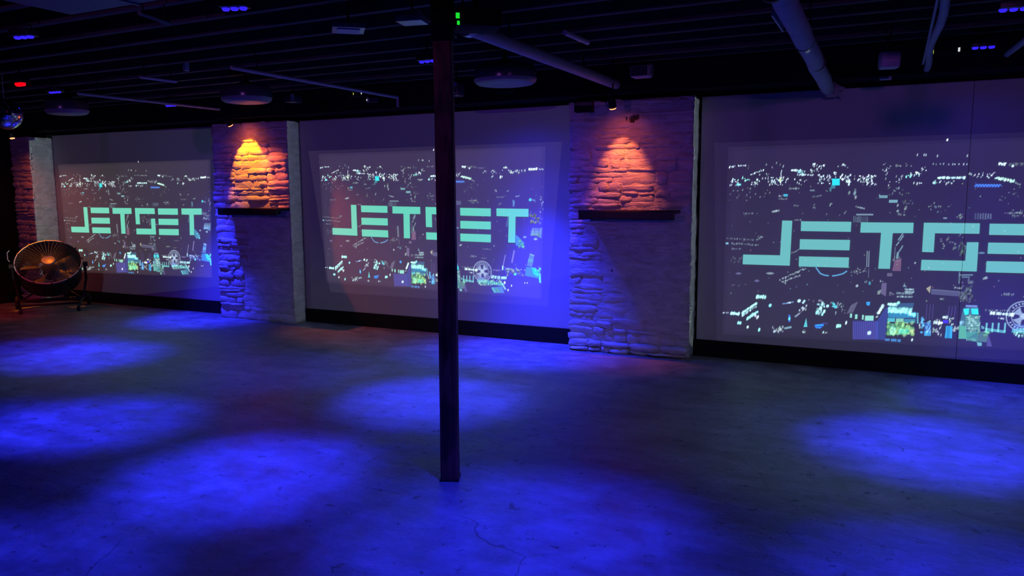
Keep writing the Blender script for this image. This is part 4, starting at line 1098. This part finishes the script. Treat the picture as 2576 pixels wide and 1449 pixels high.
for q in range(44):
    a = 2*PI*q/44
    tube(bm, [(.085*math.cos(a), .085*math.sin(a), .028), (.26*math.cos(a), .26*math.sin(a), .020), (FR*math.cos(a), FR*math.sin(a), .002)], .0018, 5)
fan_part('guard_spokes', bm, MT['guard'], 80)
for q in range(12):
    bm = B()
    a = 2*PI*q/12+.1
    c, s_ = math.cos(a), math.sin(a)
    box(bm, (-.012, -.010, -.014), (.012, .012, .012), .002, rot=Matrix.Rotation(a, 4, 'Z'), at=((FR+.004)*c, (FR+.004)*s_, -.002))
    fan_part('rim_clip', bm, MT['blackmetal'])
fan_part('hub', lathe(B(), [(.088, .018), (.088, .030), (.078, .042), (.070, .036), (.0005, .038)], 36, None, cap=False), MT['fanhub'])
fan_part('motor', lathe(B(), [(.0005, -.30), (.085, -.29), (.095, -.12), (.06, -.09), (.0005, -.085)], 28, None, cap=False), MT['black'])
for q in range(5):
    a = 2*PI*q/5+.35
    bm = B()
    rows = []
    for i in range(5):
        rr = .08+(.36-.08)*i/4; hw = .45-.10*i/4; tw = .055-.02*i/4
        rows.append([bm.verts.new((rr*math.cos(a+hw*s), rr*math.sin(a+hw*s), -.16+tw*s*1.3)) for s in (-1, -.4, .3, 1)])
    for ra, rb in zip(rows[:-1], rows[1:]):
        for i in range(3): bm.faces.new((ra[i], ra[i+1], rb[i+1], rb[i]))
    bmesh.ops.solidify(bm, geom=bm.faces[:], thickness=.004)
    fan_part('blade', bm, MT['fanblade'], 60)
bm = B()
for q in range(36):
    a = 2*PI*q/36
    tube(bm, [(.06*math.cos(a), .06*math.sin(a), -.31), ((FR-.05)*math.cos(a), (FR-.05)*math.sin(a), -.315)], .002, 5)
for rr in (.10, .13, .16, .19, .22, .25, .28, .31, .34): ring_torus(bm, rr, .004, -.312, 40, 4)
fan_part('rear_guard', bm, MT['blackmetal'], 80)
# yoke, base, wheels (upright frame)
bm = B()
for s in (-1, 1):
    tube(bm, [(-.02, s*(FR+.03), fc.z-.05), (-.10, s*(FR+.035), .42), (-.06, s*(FR-.02), .14)], .016, 10)
tube(bm, [(-.06, -(FR-.02), .14), (-.06, FR-.02, .14)], .018, 10)
auto_smooth(obj('yoke', bm, MT['blackmetal'], fan))
for s in (-1, 1):
    m = Matrix.Translation((-.02, s*(FR+.05), fc.z-.05)) @ Matrix.Rotation(-s*PI/2, 4, 'X')
    auto_smooth(obj('tilt_knob', lathe(B(), [(.03, -.04), (.034, -.03), (.034, .012), (.026, .02)], 16, m), MT['rubber'], fan))
    obj('side_handle', tube(B(), [(-.03, s*(FR+.055), fc.z+.02), (-.03, s*(FR+.075), fc.z+.05), (-.03, s*(FR+.075), fc.z+.14), (-.05, s*(FR+.05), fc.z+.17)], .007, 8), MT['fanwire'], fan)
bm = B()
for s in (-1, 1):
    tube(bm, [(-.30, s*.36, .09), (-.06, s*.40, .14), (.22, s*.36, .10), (.30, s*.34, .03)], .017, 10)
tube(bm, [(.22, -.36, .10), (.22, .36, .10)], .015, 10); tube(bm, [(-.30, -.40, .09), (-.30, .40, .09)], .012, 10)
tube(bm, [(-.06, -.36, .14), (-.25, -.12, .30)], .012, 8); tube(bm, [(-.06, .36, .14), (-.25, .12, .30)], .012, 8)
auto_smooth(obj('base_frame', bm, MT['blackmetal'], fan))
for sx, sy, rw in ((-.30, -.44, .09), (-.30, .44, .09)):
    m = Matrix.Translation((sx, sy, rw)) @ Matrix.Rotation(PI/2, 4, 'X')
    w = auto_smooth(obj('wheel', lathe(B(), [(.035, -.024), (rw-.008, -.022), (rw, -.010), (rw, .010), (rw-.008, .022), (.035, .024)], 24, m), MT['rubber'], fan))
    c = obj('wheel_hub', lathe(B(), [(.045, -.028), (.035, -.032), (.035, .032), (.045, .028)], 18, m), MT['hubcap'], w)
for sy in (-.34, .34):
    m = Matrix.Translation((.30, sy, .034)) @ Matrix.Rotation(PI/2, 4, 'X')
    w = auto_smooth(obj('caster', lathe(B(), [(.012, -.02), (.030, -.018), (.034, -.008), (.034, .008), (.030, .018), (.012, .02)], 20, m), MT['rubber'], fan))
    obj('caster_hub', lathe(B(), [(.016, -.023), (.016, .023)], 14, m), MT['hubcap'], w)
